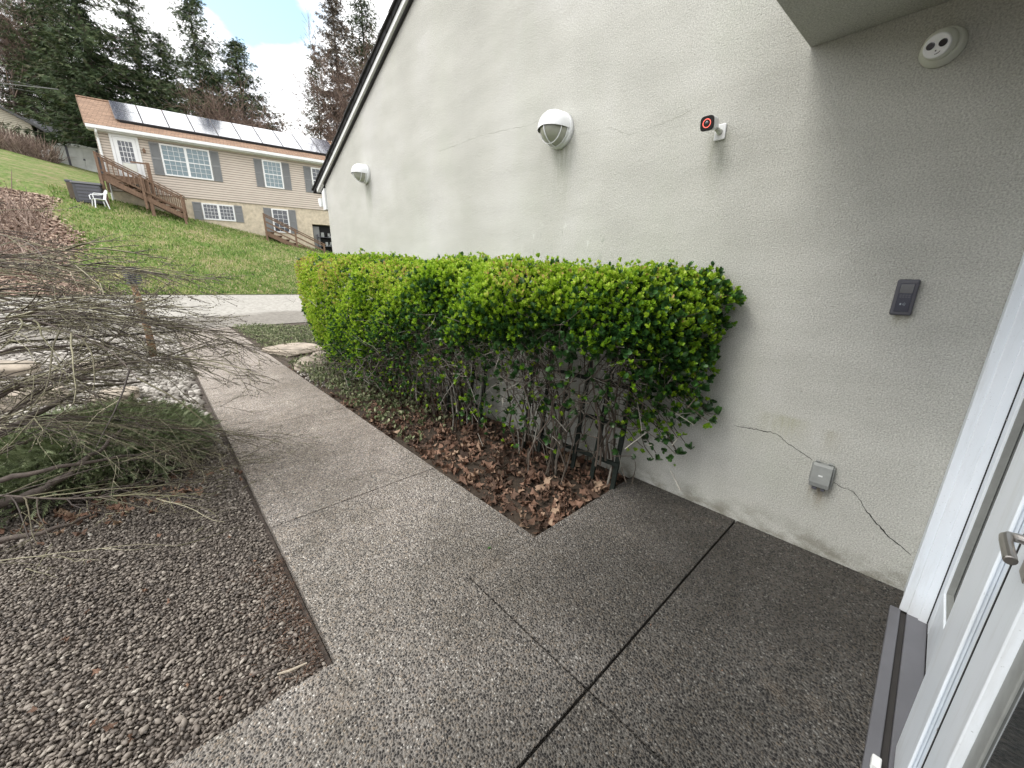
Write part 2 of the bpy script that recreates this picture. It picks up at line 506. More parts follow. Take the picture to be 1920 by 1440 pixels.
def mat_paint():
    M = Mat('weathered_white_paint', (0.8, 0.83, 0.86), 0.4)
    b = M.ramp(M.noise(3, 5), [(0.3, (0.73, 0.785, 0.845)), (0.7, (0.80, 0.845, 0.90))])
    sp_ = M.ramp(M.noise(160, 3, 0.6), [(0.27, (0.35, 0.35, 0.33)), (0.32, (1, 1, 1))])
    b = M.mix(0.6, b, sp_, 'MULTIPLY')
    dr = M.ramp(M.noise(18, 6, 0.7, M.co((1, 1, 0.12))), [(0.30, (0.72, 0.70, 0.66)), (0.48, (1, 1, 1))])
    b = M.mix(0.4, b, dr, 'MULTIPLY')
    x, y, z = M.xyz()
    low = M.maprange(z, 0.16, 0.0, 0, 1)
    b = M.mix(M.math('MULTIPLY', low, 0.4), b, (0.36, 0.33, 0.28))
    M.color(b)
    M.bump(M.noise(40, 3), 0.12, 0.002)
    return M.m


MT['white_paint'] = mat_paint()


def mat_panel():
    M = Mat('solar_cells', (0.03, 0.035, 0.06), 0.12, 0, 0.9)
    M.b.inputs['IOR'].default_value = 1.9
    x, y, z = M.xyz()
    fx = M.math('FRACT', M.math('DIVIDE', x, 0.18))
    ln = M.ramp(fx, [(0.0, (0.30, 0.31, 0.33)), (0.10, (0.10, 0.11, 0.15)), (0.9, (0.08, 0.085, 0.12))])
    M.color(ln)
    M.b.inputs['Coat Weight'].default_value = 1.0
    M.b.inputs['Coat IOR'].default_value = 1.8
    M.b.inputs['Coat Roughness'].default_value = 0.08
    return M.m


MT['panel'] = mat_panel()


def mat_ground():
    M = Mat('bare_earth', (0.1, 0.085, 0.06), 0.95, 0, 0.2)
    c = M.ramp(M.noise(0.5, 7, 0.6), [(0.3, (0.10, 0.085, 0.06)), (0.7, (0.17, 0.145, 0.105))])
    M.color(c)
    M.bump(M.noise(8, 5), 0.6, 0.03)
    return M.m


def mat_road():
    M = Mat('worn_pale_driveway', (0.4, 0.4, 0.38), 0.9, 0, 0.2)
    a = M.ramp(M.noise(9, 8, 0.75), [(0.3, (0.20, 0.19, 0.17)), (0.7, (0.44, 0.42, 0.38))])
    x, y, z = M.xyz()
    near = M.maprange(M.math('ADD', y, M.math('MULTIPLY', M.noise(0.5, 4), 1.6)), 15.6, 16.1, 1, 0, True)
    b = M.ramp(M.noise(9, 8, 0.75), [(0.3, (0.13, 0.12, 0.105)), (0.7, (0.27, 0.25, 0.22))])
    M.color(M.mix(near, a, b))
    M.bump(M.noise(60, 3), 0.5, 0.01)
    return M.m


MT['ground'] = mat_ground()
MT['road'] = mat_road()
MT['grit'] = simple('gravel_bed_base', (0.075, 0.06, 0.05), 0.95, 0.35, 30, bump=0.9, bscale=70)


# ------------------------------------------------------------------ object helpers
def setp(o, label=None, cat=None, group=None, kind=None):
    if label:
        o['label'] = label
    if cat:
        o['category'] = cat
    if group:
        o['group'] = group
    if kind:
        o['kind'] = kind
    return o


def empty(name, loc=(0, 0, 0), rz=0.0, label=None, cat=None, group=None):
    o = bpy.data.objects.new(name, None)
    C.objects.link(o)
    o.location = loc
    o.rotation_euler = (0, 0, rz)
    return setp(o, label, cat, group)


def copy_thing(root, loc=None, rz=None, label=None):
    r = root.copy()
    C.objects.link(r)
    if loc is not None:
        r.location = loc
    if rz is not None:
        r.rotation_euler = (0, 0, rz)
    if label:
        r['label'] = label
    for ch in list(root.children):
        c = ch.copy()
        C.objects.link(c)
        c.parent = r
        for g in ch.children:
            d = g.copy()
            C.objects.link(d)
            d.parent = c
    return r


class MB:
    """collects small hand-built shapes into one mesh"""

    def __init__(self):
        self.v = []
        self.f = []

    def box(self, x0, x1, y0, y1, z0, z1):
        i = len(self.v)
        self.v += [(x0, y0, z0), (x1, y0, z0), (x1, y1, z0), (x0, y1, z0), (x0, y0, z1), (x1, y0, z1), (x1, y1, z1), (x0, y1, z1)]
        self.f += [tuple(i + k for k in q) for q in ((3, 2, 1, 0), (4, 5, 6, 7), (0, 1, 5, 4), (1, 2, 6, 5), (2, 3, 7, 6), (3, 0, 4, 7))]
        return self

    def prism(self, pts, axis, a, b):
        """polygon pts (2-D) extruded along axis from a to b"""
        n = len(pts)
        i = len(self.v)

        def mk(p, t):
            if axis == 'x':
                return (t, p[0], p[1])
            if axis == 'y':
                return (p[0], t, p[1])
            return (p[0], p[1], t)
        self.v += [mk(p, a) for p in pts] + [mk(p, b) for p in pts]
        self.f.append(tuple(i + k for k in range(n)))
        self.f.append(tuple(i + n + k for k in reversed(range(n))))
        for k in range(n):
            k2 = (k + 1) % n
            self.f.append((i + k, i + n + k, i + n + k2, i + k2))
        return self

    def quad(self, a, b, c, d):
        i = len(self.v)
        self.v += [a, b, c, d]
        self.f.append((i, i + 1, i + 2, i + 3))
        return self

    def bar(self, p, q, w, h=None, up=(0, 0, 1)):
        h = h or w
        p, q = Vector(p), Vector(q)
        d = (q - p).normalized()
        s = d.cross(Vector(up))
        if s.length < 1e-4:
            s = d.cross(Vector((0, 1, 0)))
        s.normalize()
        u = s.cross(d).normalized()
        i = len(self.v)
        for c in (p, q):
            for a, b in ((-1, -1), (1, -1), (1, 1), (-1, 1)):
                self.v.append(tuple(c + s * (a * w / 2) + u * (b * h / 2)))
        self.f += [tuple(i + k for k in qd) for qd in ((0, 1, 2, 3), (7, 6, 5, 4), (0, 4, 5, 1), (1, 5, 6, 2), (2, 6, 7, 3), (3, 7, 4, 0))]
        return self

    def tube(self, pts, rads, n=8, cap=True):
        pts = [Vector(p) for p in pts]
        if isinstance(rads, (int, float)):
            rads = [rads] * len(pts)
        i0 = len(self.v)
        ref = Vector((0.13, 0.31, 0.94)).normalized()
        for k, p in enumerate(pts):
            a = pts[max(0, k - 1)]
            b = pts[min(len(pts) - 1, k + 1)]
            d = (b - a).normalized()
            s = d.cross(ref)
            if s.length < 1e-3:
                s = d.cross(Vector((1, 0, 0)))
            s.normalize()
            u = s.cross(d)
            for j in range(n):
                t = 2 * math.pi * j / n
                self.v.append(tuple(p + s * (math.cos(t) * rads[k]) + u * (math.sin(t) * rads[k])))
        for k in range(len(pts) - 1):
            for j in range(n):
                a = i0 + k * n + j
                b = i0 + k * n + (j + 1) % n
                self.f.append((a, b, b + n, a + n))
        if cap:
            self.f.append(tuple(i0 + j for j in reversed(range(n))))
            e = i0 + (len(pts) - 1) * n
            self.f.append(tuple(e + j for j in range(n)))
        return self

    def lathe(self, prof, n=32, axis='-x', a0=0.0, a1=2 * math.pi):
        """profile of (radius, distance along axis); axis points away from the wall"""
        i0 = len(self.v)
        full = abs(a1 - a0 - 2 * math.pi) < 1e-4
        m = n if full else n + 1
        for r, t in prof:
            for j in range(m):
                a = a0 + (a1 - a0) * j / n
                y, z = r * math.cos(a), r * math.sin(a)
                self.v.append((-t, y, z) if axis == '-x' else (y, z, t))
        for k in range(len(prof) - 1):
            for j in range(n):
                a = i0 + k * m + j
                b = i0 + k * m + (j + 1) % m
                self.f.append((a, b, b + m, a + m))
        return self

    def build(self, name, mat, parent=None, smooth=False, bevel=0.0, segs=2, loc=None):
        me = bpy.data.meshes.new(name)
        me.from_pydata(self.v, [], self.f)
        me.materials.append(MT[mat] if isinstance(mat, str) else mat)
        me.update()
        o = bpy.data.objects.new(name, me)
        C.objects.link(o)
        if parent:
            o.parent = parent
        if loc:
            o.location = loc
        if smooth:
            for p in me.polygons:
                p.use_smooth = True
        if bevel:
            b = o.modifiers.new('bevel', 'BEVEL')
            b.width = bevel
            b.segments = segs
            b.limit_method = 'ANGLE'
            b.angle_limit = R(40)
            b.harden_normals = False
        return o


def mesh_np(name, V, F, mat, parent=None, tint=None, smooth=False, kind=None, loc=None, matidx=None, mats=None):
    """big mesh from numpy: V (n,3), F (m,k)"""
    V = np.asarray(V, np.float32)
    F = np.asarray(F, np.int32)
    me = bpy.data.meshes.new(name)
    me.vertices.add(len(V))
    me.vertices.foreach_set('co', V.ravel())
    k = F.shape[1]
    me.loops.add(F.size)
    me.loops.foreach_set('vertex_index', F.ravel())
    me.polygons.add(len(F))
    me.polygons.foreach_set('loop_start', np.arange(0, F.size, k, dtype=np.int32))
    if smooth:
        me.polygons.foreach_set('use_smooth', np.ones(len(F), bool))
    if matidx is not None:
        me.polygons.foreach_set('material_index', np.asarray(matidx, np.int32))
    for m in (mats or [mat]):
        me.materials.append(MT[m] if isinstance(m, str) else m)
    me.update(calc_edges=True)
    if tint is not None:
        at = me.attributes.new('tint', 'FLOAT', 'FACE')
        at.data.foreach_set('value', np.asarray(tint, np.float32))
    o = bpy.data.objects.new(name, me)
    C.objects.link(o)
    if parent:
        o.parent = parent
    if loc:
        o.location = loc
    if kind:
        o['kind'] = kind
    return o


def frames(D, roll=None):
    """orthonormal frames (n,3,3) whose third axis is D"""
    D = D / np.linalg.norm(D, axis=1, keepdims=True)
    ref = np.where(np.abs(D[:, 2:3]) > 0.92, np.array([[1., 0, 0]]), np.array([[0, 0, 1.]]))
    X = np.cross(ref, D)
    X /= np.linalg.norm(X, axis=1, keepdims=True)
    Y = np.cross(D, X)
    if roll is not None:
        c, s = np.cos(roll)[:, None], np.sin(roll)[:, None]
        X, Y = X * c + Y * s, -X * s + Y * c
    return np.stack([X, Y, D], axis=2)      # columns


def instances(base_v, base_f, P, Fr, scale):
    """copies of base mesh at P with frames Fr and scale (n,) or (n,3)"""
    n = len(P)
    scale = np.asarray(scale)
    if scale.ndim == 1:
        scale = np.repeat(scale[:, None], 3, 1)
    loc = base_v[None] * scale[:, None, :]
    W = np.einsum('nij,nkj->nki', Fr, loc) + P[:, None, :]
    k = len(base_v)
    F = base_f[None] + (np.arange(n) * k)[:, None, None]
    return W.reshape(-1, 3), F.reshape(-1, base_f.shape[1])


def seg_tubes(A, B, ra, rb, n=3):
    """many tapered segments as n-sided open tubes"""
    A, B = np.asarray(A, float), np.asarray(B, float)
    Fr = frames(B - A + 1e-9)
    m = len(A)
    t = np.arange(n) * 2 * np.pi / n
    ring = np.stack([np.cos(t), np.sin(t)], 1)
    off = Fr[:, :, 0][:, None, :] * ring[None, :, 0:1] + Fr[:, :, 1][:, None, :] * ring[None, :, 1:2]
    Va = A[:, None] + off * np.asarray(ra)[:, None, None]
    Vb = B[:, None] + off * np.asarray(rb)[:, None, None]
    V = np.concatenate([Va, Vb], 1).reshape(-1, 3)
    j = np.arange(n)
    q = np.stack([j, (j + 1) % n, (j + 1) % n + n, j + n], 1)
    F = (q[None] + (np.arange(m) * 2 * n)[:, None, None]).reshape(-1, 4)
    return V, F


ICO = (1 + 5 ** 0.5) / 2
_iv = np.array([(-1, ICO, 0), (1, ICO, 0), (-1, -ICO, 0), (1, -ICO, 0), (0, -1, ICO), (0, 1, ICO), (0, -1, -ICO), (0, 1, -ICO), (ICO, 0, -1), (ICO, 0, 1), (-ICO, 0, -1), (-ICO, 0, 1)], float)
_iv /= np.linalg.norm(_iv[0])
_if = np.array([(0, 11, 5), (0, 5, 1), (0, 1, 7), (0, 7, 10), (0, 10, 11), (1, 5, 9), (5, 11, 4), (11, 10, 2), (10, 7, 6), (7, 1, 8), (3, 9, 4), (3, 4, 2), (3, 2, 6), (3, 6, 8), (3, 8, 9), (4, 9, 5), (2, 4, 11), (6, 2, 10), (8, 6, 7), (9, 8, 1)])


def subdiv(v, f):
    v = [tuple(p) for p in v]
    cache = {}

    def mid(a, b):
        k = (min(a, b), max(a, b))
        if k not in cache:
            m = (np.array(v[a]) + np.array(v[b])) / 2
            m /= np.linalg.norm(m)
            cache[k] = len(v)
            v.append(tuple(m))
        return cache[k]
    nf = []
    for a, b, c in f:
        x, y, z = mid(a, b), mid(b, c), mid(c, a)
        nf += [(a, x, z), (b, y, x), (c, z, y), (x, y, z)]
    return np.array(v), np.array(nf)


ICO0 = (_iv, _if)
ICO1 = subdiv(*ICO0)
ICO2 = subdiv(*ICO1)


def rot_z(a):
    c, s = np.cos(a), np.sin(a)
    z, o = np.zeros_like(a), np.ones_like(a)
    return np.stack([np.stack([c, -s, z], 1), np.stack([s, c, z], 1), np.stack([z, z, o], 1)], 1)


def smooth_noise(x, y, s=1.0, seed=0):
    return (np.sin(x * 1.3 * s + seed) * np.cos(y * 1.7 * s - seed * 1.3) + 0.5 * np.sin(x * 3.1 * s - y * 2.3 * s + seed * 2.1) + 0.3 * np.cos(x * 6.7 * s + y * 5.9 * s + seed)) / 1.8


# ------------------------------------------------------------------ terrain
def hb(x):        # height of the ground along the far house's front
    return np.clip(4.98 - 0.218 * x, 0.8, 7.2)


def lo(x):        # height of the lawn's lower edge, beside the driveway
    return np.clip(0.66 - 0.02 * x, 0.2, 1.0)


def terr(x, y):
    x = np.asarray(x, float)
    y = np.asarray(y, float)
    l_, h_ = lo(x), hb(x)
    yb = 31.2 - 0.142 * x
    t1 = np.clip((y - 13.4) / (19 - 13.4), 0, 1)
    t2 = np.clip((y - 19) / (yb - 19), 0, 1)
    z = l_ * t1 + (h_ - l_) * t2
    z = z + np.where(y > yb, 0.205 * (np.minimum(y, 95) - yb), 0)
    hill = np.clip((y - 80) / 120, 0, 1) ** 1.2 * 26 * np.clip((10 - x) / 50, 0.12, 1)
    z = z + hill
    z = z + np.where(y > 19, 0.05, 0.0) * smooth_noise(x, y, 0.35, 3) * np.clip((y - 19) / 3, 0, 1)
    return z


def grid_sheet(name, x0, x1, y0, y1, nx, ny, dz, mat, kind='structure', ys=None, xs=None):
    xs = np.linspace(x0, x1, nx) if xs is None else xs
    ys = np.linspace(y0, y1, ny) if ys is None else ys
    nx, ny = len(xs), len(ys)
    X, Y = np.meshgrid(xs, ys)
    Z = terr(X, Y) + dz
    V = np.stack([X.ravel(), Y.ravel(), Z.ravel()], 1)
    i = np.arange(nx - 1)[None] + np.arange(ny - 1)[:, None] * nx
    F = np.stack([i, i + 1, i + 1 + nx, i + nx], -1).reshape(-1, 4)
    return mesh_np(name, V, F, mat, smooth=True, kind=kind)


ysg = np.concatenate([np.linspace(-40, 13, 12), np.linspace(13.4, 60, 90), np.linspace(62, 240, 50), np.linspace(260, 900, 8)])
xsg = np.concatenate([np.linspace(-500, -62, 8), np.linspace(-60, 60, 90), np.linspace(62, 500, 8)])
grid_sheet('ground', 0, 0, 0, 0, 0, 0, -0.075, 'ground', ys=ysg, xs=xsg)
grid_sheet('driveway', -24, 30, 13.4, 19.05, 40, 24, 0.0, 'road')
grid_sheet('lawn', -22, 28, 19.0, 62, 90, 110, 0.03, 'grass')
# gravel bed base and planting bed soil, one level below the paving
MB().box(-9, 0.28, 1.30, 13.4, -0.30, -0.058).build('gravel_bed', 'grit')['kind'] = 'structure'
MB().box(1.436, 2.52, 1.34, 13.4, -0.30, -0.030).build('planting_bed', 'soil')['kind'] = 'structure'
# driveway spur that runs past the end of the stucco wall
sp = MB()
sp.quad((1.46, 9.9, -0.022), (14, 9.9, -0.022), (14, 13.42, -0.018), (1.46, 13.42, -0.018))
sp.build('driveway_apron', 'road')['kind'] = 'structure'

# ------------------------------------------------------------------ paving
g = 0.0035


def slabs(name, rects, mat):
    m = MB()
    for x0, x1, y0, y1 in rects:
        m.box(x0 + g, x1 - g, y0 + g, y1 - g, -0.12, 0.0)
    o = m.build(name, mat, bevel=0.0045, segs=2)
    o['kind'] = 'structure'
    return o


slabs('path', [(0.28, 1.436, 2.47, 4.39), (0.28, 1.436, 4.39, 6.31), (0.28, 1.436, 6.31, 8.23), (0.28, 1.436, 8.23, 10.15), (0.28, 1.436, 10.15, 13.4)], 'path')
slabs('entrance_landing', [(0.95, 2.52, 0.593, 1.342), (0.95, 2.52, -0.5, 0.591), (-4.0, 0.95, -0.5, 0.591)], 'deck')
MB().box(-4, 2.52, -0.5, 1.345, -0.2, -0.022).box(0.29, 1.43, 1.345, 13.4, -0.2, -0.020).build('joint_filler', 'joint')['kind'] = 'structure'

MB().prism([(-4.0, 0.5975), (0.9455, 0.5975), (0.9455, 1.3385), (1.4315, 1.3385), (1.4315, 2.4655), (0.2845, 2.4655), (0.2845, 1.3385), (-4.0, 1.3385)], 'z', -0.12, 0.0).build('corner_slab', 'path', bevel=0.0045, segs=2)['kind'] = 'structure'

# ------------------------------------------------------------------ stucco building
WX = 2.518
bld = empty('stucco_building', (WX, 0, 0), label='pale stucco house wall with a sloping white-edged roof, filling the right side', cat='building')


def bl(mb, name, mat, **k):      # parts are modelled in world coordinates, then moved under the building's base
    mb.v = [(x - WX, y, z) for x, y, z in mb.v]
    return mb.build(name, mat, bld, **k)


RK = 0.3902
ztop = lambda y: 2.956 + (7.46 - y) * RK
YE = 7.52
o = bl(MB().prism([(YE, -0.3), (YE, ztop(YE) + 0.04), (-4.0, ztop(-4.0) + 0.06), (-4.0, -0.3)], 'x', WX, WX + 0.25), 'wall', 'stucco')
o = bl(MB().box(WX + 0.26, 13.0, YE - 0.25, YE - 0.003, -0.3, ztop(YE) - 0.05), 'end_wall', 'stucco')
# sloping roof and its rake edge
rf = MB()
ya, yb_ = 7.95, -4.2
rf.prism([(ya, ztop(ya) + 0.10), (ya, ztop(ya) + 0.15), (yb_, ztop(yb_) + 0.15), (yb_, ztop(yb_) + 0.10)], 'x', WX - 0.075, 13.2)
bl(rf, 'roof', 'roof_dark')
sh = MB()
k = ya
while k > yb_:
    sh.prism([(k + 0.02, ztop(k + 0.02) + 0.151), (k + 0.02, ztop(k + 0.02) + 0.178), (k - 0.30, ztop(k - 0.30) + 0.163), (k - 0.30, ztop(k - 0.30) + 0.151)], 'x', WX - 0.095 + random.uniform(-.008, .008), WX + 0.35)
    k -= 0.30
bl(sh, 'shingle_edge', 'black_edge')
bl(MB().prism([(7.80, ztop(7.80) + 0.042), (7.80, ztop(7.80) + 0.10), (yb_, ztop(yb_) + 0.10), (yb_, ztop(yb_) + 0.042)], 'x', WX - 0.06, WX - 0.003), 'rake_board', 'trim')
bl(MB().prism([(7.52, ztop(7.52) + 0.015), (7.52, ztop(7.52) + 0.041), (yb_, ztop(yb_) + 0.041), (yb_, ztop(yb_) + 0.015)], 'x', WX - 0.03, WX - 0.002), 'rake_shadow_strip', 'black_edge')
# boxed eave return and gutter end
bl(MB().prism([(7.53, 2.56), (7.53, 2.90), (7.66, 2.85), (7.66, 2.56)], 'x', WX - 0.03, WX + 6), 'fascia', 'trim', bevel=0.005)
bl(MB().prism([(7.67, 2.62), (7.67, 2.76), (7.80, 2.76), (7.80, 2.70), (7.75, 2.62)], 'x', WX - 0.06, WX + 8), 'gutter', 'trim', bevel=0.004)

# porch overhang above the door
bl(MB().prism([(1.25, -0.6), (WX - 0.002, -0.6), (WX - 0.002, 0.667), (1.9, 0.69), (1.25, 0.705)], 'z', 2.554, 2.95), 'porch_soffit', 'stucco', bevel=0.004)

# cracks in the stucco


def crack(pts, r, mat):
    m = MB()
    P = []
    for (y0, z0), (y1, z1) in zip(pts, pts[1:]):
        n_ = max(2, int(math.hypot(y1 - y0, z1 - z0) / 0.012))
        for i in range(n_):
            t = i / n_
            P.append((WX - random.uniform(-0.0006, 0.0009), y0 + (y1 - y0) * t + random.uniform(-.0025, .0025), z0 + (z1 - z0) * t + random.uniform(-.004, .004)))
    rad = [r * random.uniform(0.6, 1.3) * (0.55 + 0.45 * math.sin(3.1416 * min(1, (i + 1) / (len(P) * .35)) / 2)) * (0.85 + 0.25 * math.sin(i * .21 + r * 9000)) for i in range(len(P))]
    m.tube(P, rad, 5)
    bl(m, 'crack', mat)


crack([(0.70, .618), (0.507, .637), (0.46, .628), (0.421, .599), (0.36, .575), (0.281, .533)], 0.0021, 'crack')
crack([(0.182, .448), (0.14, .437), (0.098, .432), (0.06, .39), (0.029, .346), (-0.058, .267), (-0.1, .24), (-0.174, .195)], 0.0025, 'crack')
crack([(2.33, 2.655), (2.489, 2.687), (2.60, 2.68), (2.775, 2.708), (3.218, 2.745), (3.959, 2.757)], 0.0010, 'crack_faint')
crack([(2.04, 2.495), (1.88, 2.492), (1.78, 2.48), (1.703, 2.445), (1.62, 2.405), (1.53, 2.405), (1.329, 2.417), (1.204, 2.441)], 0.0009, 'crack_faint')

# -- door wall and entry (its plane faces along the wall)
bl(MB().box(2.31, WX - 0.003, -0.40, -0.262, -0.1, 2.553).box(-4.6, 2.31, -0.42, -0.262, 2.16, 2.553).box(-4.6, -0.9, -0.42, -0.262, -0.1, 2.16), 'door_wall', 'stucco')
bl(MB().box(-0.9, 2.31, -0.75, -0.60, 0.0, 2.16).box(-0.9, 2.31, -0.75, -0.3, 2.161, 2.3).box(2.312, 2.5, -0.75, -0.405, 0, 2.3), 'interior_back', 'dark')
jm = MB()
jm.box(2.325, 2.515, -0.262, -0.178, 0.02, 2.22)         # casing against the wall
jm.box(2.310, 2.33, -0.262, -0.170, 0.02, 2.22)
jm.box(2.296, 2.3095, -0.262, -0.197, 0.02, 2.22)
jm.box(2.286, 2.2955, -0.262, -0.232, 0.02, 2.22)
jm.box(-0.9, 2.2855, -0.262, -0.175, 2.10, 2.22)
bl(jm, 'door_frame', 'white_paint', bevel=0.003)
sl_ = MB()
sl_.box(-0.9, 2.31, -0.176, -0.140, 0.001, 0.026)
sl_.box(-0.9, 2.31, -0.262, -0.196, 0.001, 0.026)
bl(sl_, 'threshold', 'sill', bevel=0.003)
bl(MB().box(-0.9, 2.31, -0.195, -0.177, 0.001, 0.012), 'threshold_groove', 'groove')
bl(MB().box(1.395, 1.435, -0.178, -0.155, 0.027, 0.052), 'threshold_latch', 'trim', bevel=0.004)

# fixed sidelight panel, farther from the camera
side = MB()
side.box(2.205, 2.2825, -0.305, -0.262, 0.03, 2.095)
side.box(1.32, 2.2045, -0.305, -0.263, 0.03, 0.25)
side.box(1.32, 2.2045, -0.305, -0.263, 2.0, 2.095)
side.box(1.20, 1.3195, -0.305, -0.262, 0.03, 2.095)
bl(side, 'sidelight_panel', 'white_paint', bevel=0.003)
bl(MB().box(1.32, 2.204, -0.298, -0.290, 0.251, 1.999), 'sidelight_glass', 'glass')
bl(MB().box(2.192, 2.2035, -0.289, -0.270, 0.251, 1.999).box(1.32, 2.19, -0.289, -0.270, 0.251, 0.262), 'glass_gasket', 'box_grey')
bl(MB().box(2.2828, 2.2852, -0.30, -0.2585, 0.03, 2.095), 'door_seal', 'rubber')

# storm door leaf close to the camera
ml = MB()
ml.box(1.275, 1.55, -0.255, -0.214, 0.035, 2.095)
ml.box(1.26, 1.53, -0.2135, -0.206, 0.035, 2.095)
ml.box(1.25, 1.31, -0.2055, -0.199, 0.035, 2.095)
ml.box(1.175, 1.2745, -0.255, -0.214, 0.035, 2.095)
bl(ml, 'door_post', 'white_paint', bevel=0.0025)
bl(MB().box(1.168, 1.1745, -0.255, -0.205, 0.035, 2.095), 'door_seal', 'rubber')
lf = MB()
lf.box(1.02, 1.1675, -0.246, -0.206, 0.04, 2.09)
lf.box(0.18, 1.0195, -0.246, -0.206, 0.04, 0.26)
lf.box(0.18, 1.0195, -0.246, -0.206, 1.98, 2.09)
lf.box(0.06, 0.1795, -0.246, -0.206, 0.04, 2.09)
leaf = bl(lf, 'door_leaf', 'white_paint', bevel=0.003)
bl(MB().box(0.96, 1.0195, -0.246, -0.222, 0.2605, 1.98).box(0.181, 0.959, -0.246, -0.222, 0.2605, 0.30), 'glazing_bead', 'box_grey', bevel=0.002)
bl(MB().box(0.182, 0.959, -0.242, -0.226, 0.301, 1.979), 'door_glass', 'glass')
for zz_ in (0.45, 1.0, 1.6, 1.95):
    MB().tube([(2.27, -0.2618, zz_), (2.27, -0.2600, zz_)], 0.004, 10).build('screw', 'steel', bld, loc=(-WX, 0, 0))
    MB().tube([(1.22, -0.2138, zz_), (1.22, -0.2120, zz_)], 0.004, 10).build('screw', 'steel', bld, loc=(-WX, 0, 0))
bl(MB().box(1.055, 1.10, -0.2058, -0.2035, 0.98, 1.16), 'lock_plate', 'steel', bevel=0.001)
h = MB()
h.tube([(1.078, -0.206, 1.052), (1.078, -0.183, 1.052), (1.075, -0.174, 1.052), (1.067, -0.170, 1.052), (1.05, -0.169, 1.052), (0.975, -0.169, 1.052)], 0.0085, 14)
h.tube([(1.078, -0.2035, 1.052), (1.078, -0.197, 1.052)], 0.016, 20)
bl(h, 'door_handle', 'steel', smooth=False, bevel=0.002)


# ------------------------------------------------------------------ wall fittings
def bulkhead(y, z, label):
    e = empty('bulkhead_light', (WX, y, z), label=label, cat='wall light', group='bulkhead lights along the stucco wall')
    r = 0.122
    MB().lathe([(0, .002), (r, 0.002), (r, 0.035), (r - .008, 0.046), (r - .016, .050), (0.09, 0.052), (0.0, .052)], 40).build('back_plate', 'plastic_white', e, smooth=True)
    prof = [(0.111 * math.cos(t), 0.052 + 0.140 * math.sin(t)) for t in np.linspace(0, math.pi / 2, 12)]
    MB().lathe(prof, 36).build('globe', 'lamp_glass', e, smooth=True)
    # hood: upper half dome shell
    hp = [(0.121, 0.046), (0.120, 0.09), (0.116, 0.12), (0.107, 0.145), (0.091, 0.168), (0.070, 0.186), (0.045, 0.198), (0.02, 0.204), (0.0, 0.205)]
    hd = MB().lathe(hp, 28, a0=R(-6), a1=R(186))
    inner = MB().lathe([(max(0, q - .004), t - .004) for q, t in hp], 28, a0=R(-6), a1=R(186))
    off = len(hd.v)
    hd.v += inner.v
    hd.f += [tuple(i + off for i in reversed(f)) for f in inner.f]
    hd.build('hood', 'plastic_white', e, smooth=True)
    # guard ribs over the lower half
    for a in (R(-90),):
        pts = [(-(0.05 + 0.146 * math.sin(t)), 0.115 * math.cos(t) * math.cos(a), 0.115 * math.cos(t) * math.sin(a)) for t in np.linspace(0, math.pi / 2, 14)]
        MB().tube(pts, 0.0042, 8).build('guard_rib', 'plastic_white', e, smooth=True)
    ring = [(-0.118, 0.103 * math.cos(t), 0.103 * math.sin(t)) for t in np.linspace(R(-180), 0, 22)]
    MB().tube(ring, 0.0040, 8).build('guard_rib', 'plastic_white', e, smooth=True)
    ring = [(-0.060, 0.114 * math.cos(t), 0.114 * math.sin(t)) for t in np.linspace(R(-185), R(5), 26)]
    MB().tube(ring, 0.0045, 8).build('guard_rib', 'plastic_white', e, smooth=True)
    return e


bulkhead(2.215, 2.555, 'larger-looking hooded white bulkhead light, in the middle of the stucco wall')
bulkhead(5.80, 2.835, 'smaller-looking hooded white bulkhead light near the far end of the stucco wall')

# small bullet camera with a red ring
e = empty('security_camera', (WX, 1.03, 2.283), label='small white wall camera with a black square face and a glowing red ring', cat='camera')
MB().box(-0.012, -0.001, -0.030, 0.030, -0.040, 0.040).build('mount_plate', 'plastic_white', e, bevel=0.009, segs=4)
MB().tube([(-0.012, 0, 0.0), (-0.030, 0.0, 0.002), (-0.045, 0.006, 0.010)], [0.016, 0.012, 0.012], 16).build('swivel', 'plastic_cream', e, smooth=True)
cb = empty('tmp', (0, 0, 0))
bpy.data.objects.remove(cb)
aim = Vector((-0.86, -0.02, -0.16)).normalized()
rotc = aim.to_track_quat('Z', 'Y').to_euler()
body = MB()
n_ = 40
i0 = 0
prof = [(0.020, -0.045), (0.028, -0.035), (0.031, -0.015), (0.034, 0.02), (0.035, 0.052), (0.0345, 0.057)]


def sq(r, t, p=4.0):
    c, s_ = math.cos(t), math.sin(t)
    d = (abs(c) ** p + abs(s_) ** p) ** (-1 / p)
    return r * d * c, r * d * s_


for r_, z_ in prof:
    for j in range(n_):
        x_, y_ = sq(r_, 2 * math.pi * j / n_)
        body.v.append((x_, y_, z_))
for k_ in range(len(prof) - 1):
    for j in range(n_):
        a, b = k_ * n_ + j, k_ * n_ + (j + 1) % n_
        body.f.append((a, b, b + n_, a + n_))
body.f.append(tuple(reversed(range(n_))))
ob = body.build('camera_body', 'plastic_white', e, smooth=True, loc=(-0.085, 0.022, 0.028))
ob.rotation_euler = rotc
face = MB()
for z_, r_ in ((0.050, 0.0352), (0.0585, 0.0352), (0.0605, 0.0335)):
    for j in range(n_):
        x_, y_ = sq(r_, 2 * math.pi * j / n_)
        face.v.append((x_, y_, z_))
for k_ in range(2):
    for j in range(n_):
        a, b = k_ * n_ + j, k_ * n_ + (j + 1) % n_
        face.f.append((a, b, b + n_, a + n_))
face.f.append(tuple(2 * n_ + j for j in range(n_)))
face.build('face_plate', 'plastic_black', ob)
rg = MB()
pts = [(0.0195 * math.cos(t), 0.0195 * math.sin(t), 0.0612) for t in np.linspace(0, 2 * math.pi, 41)]
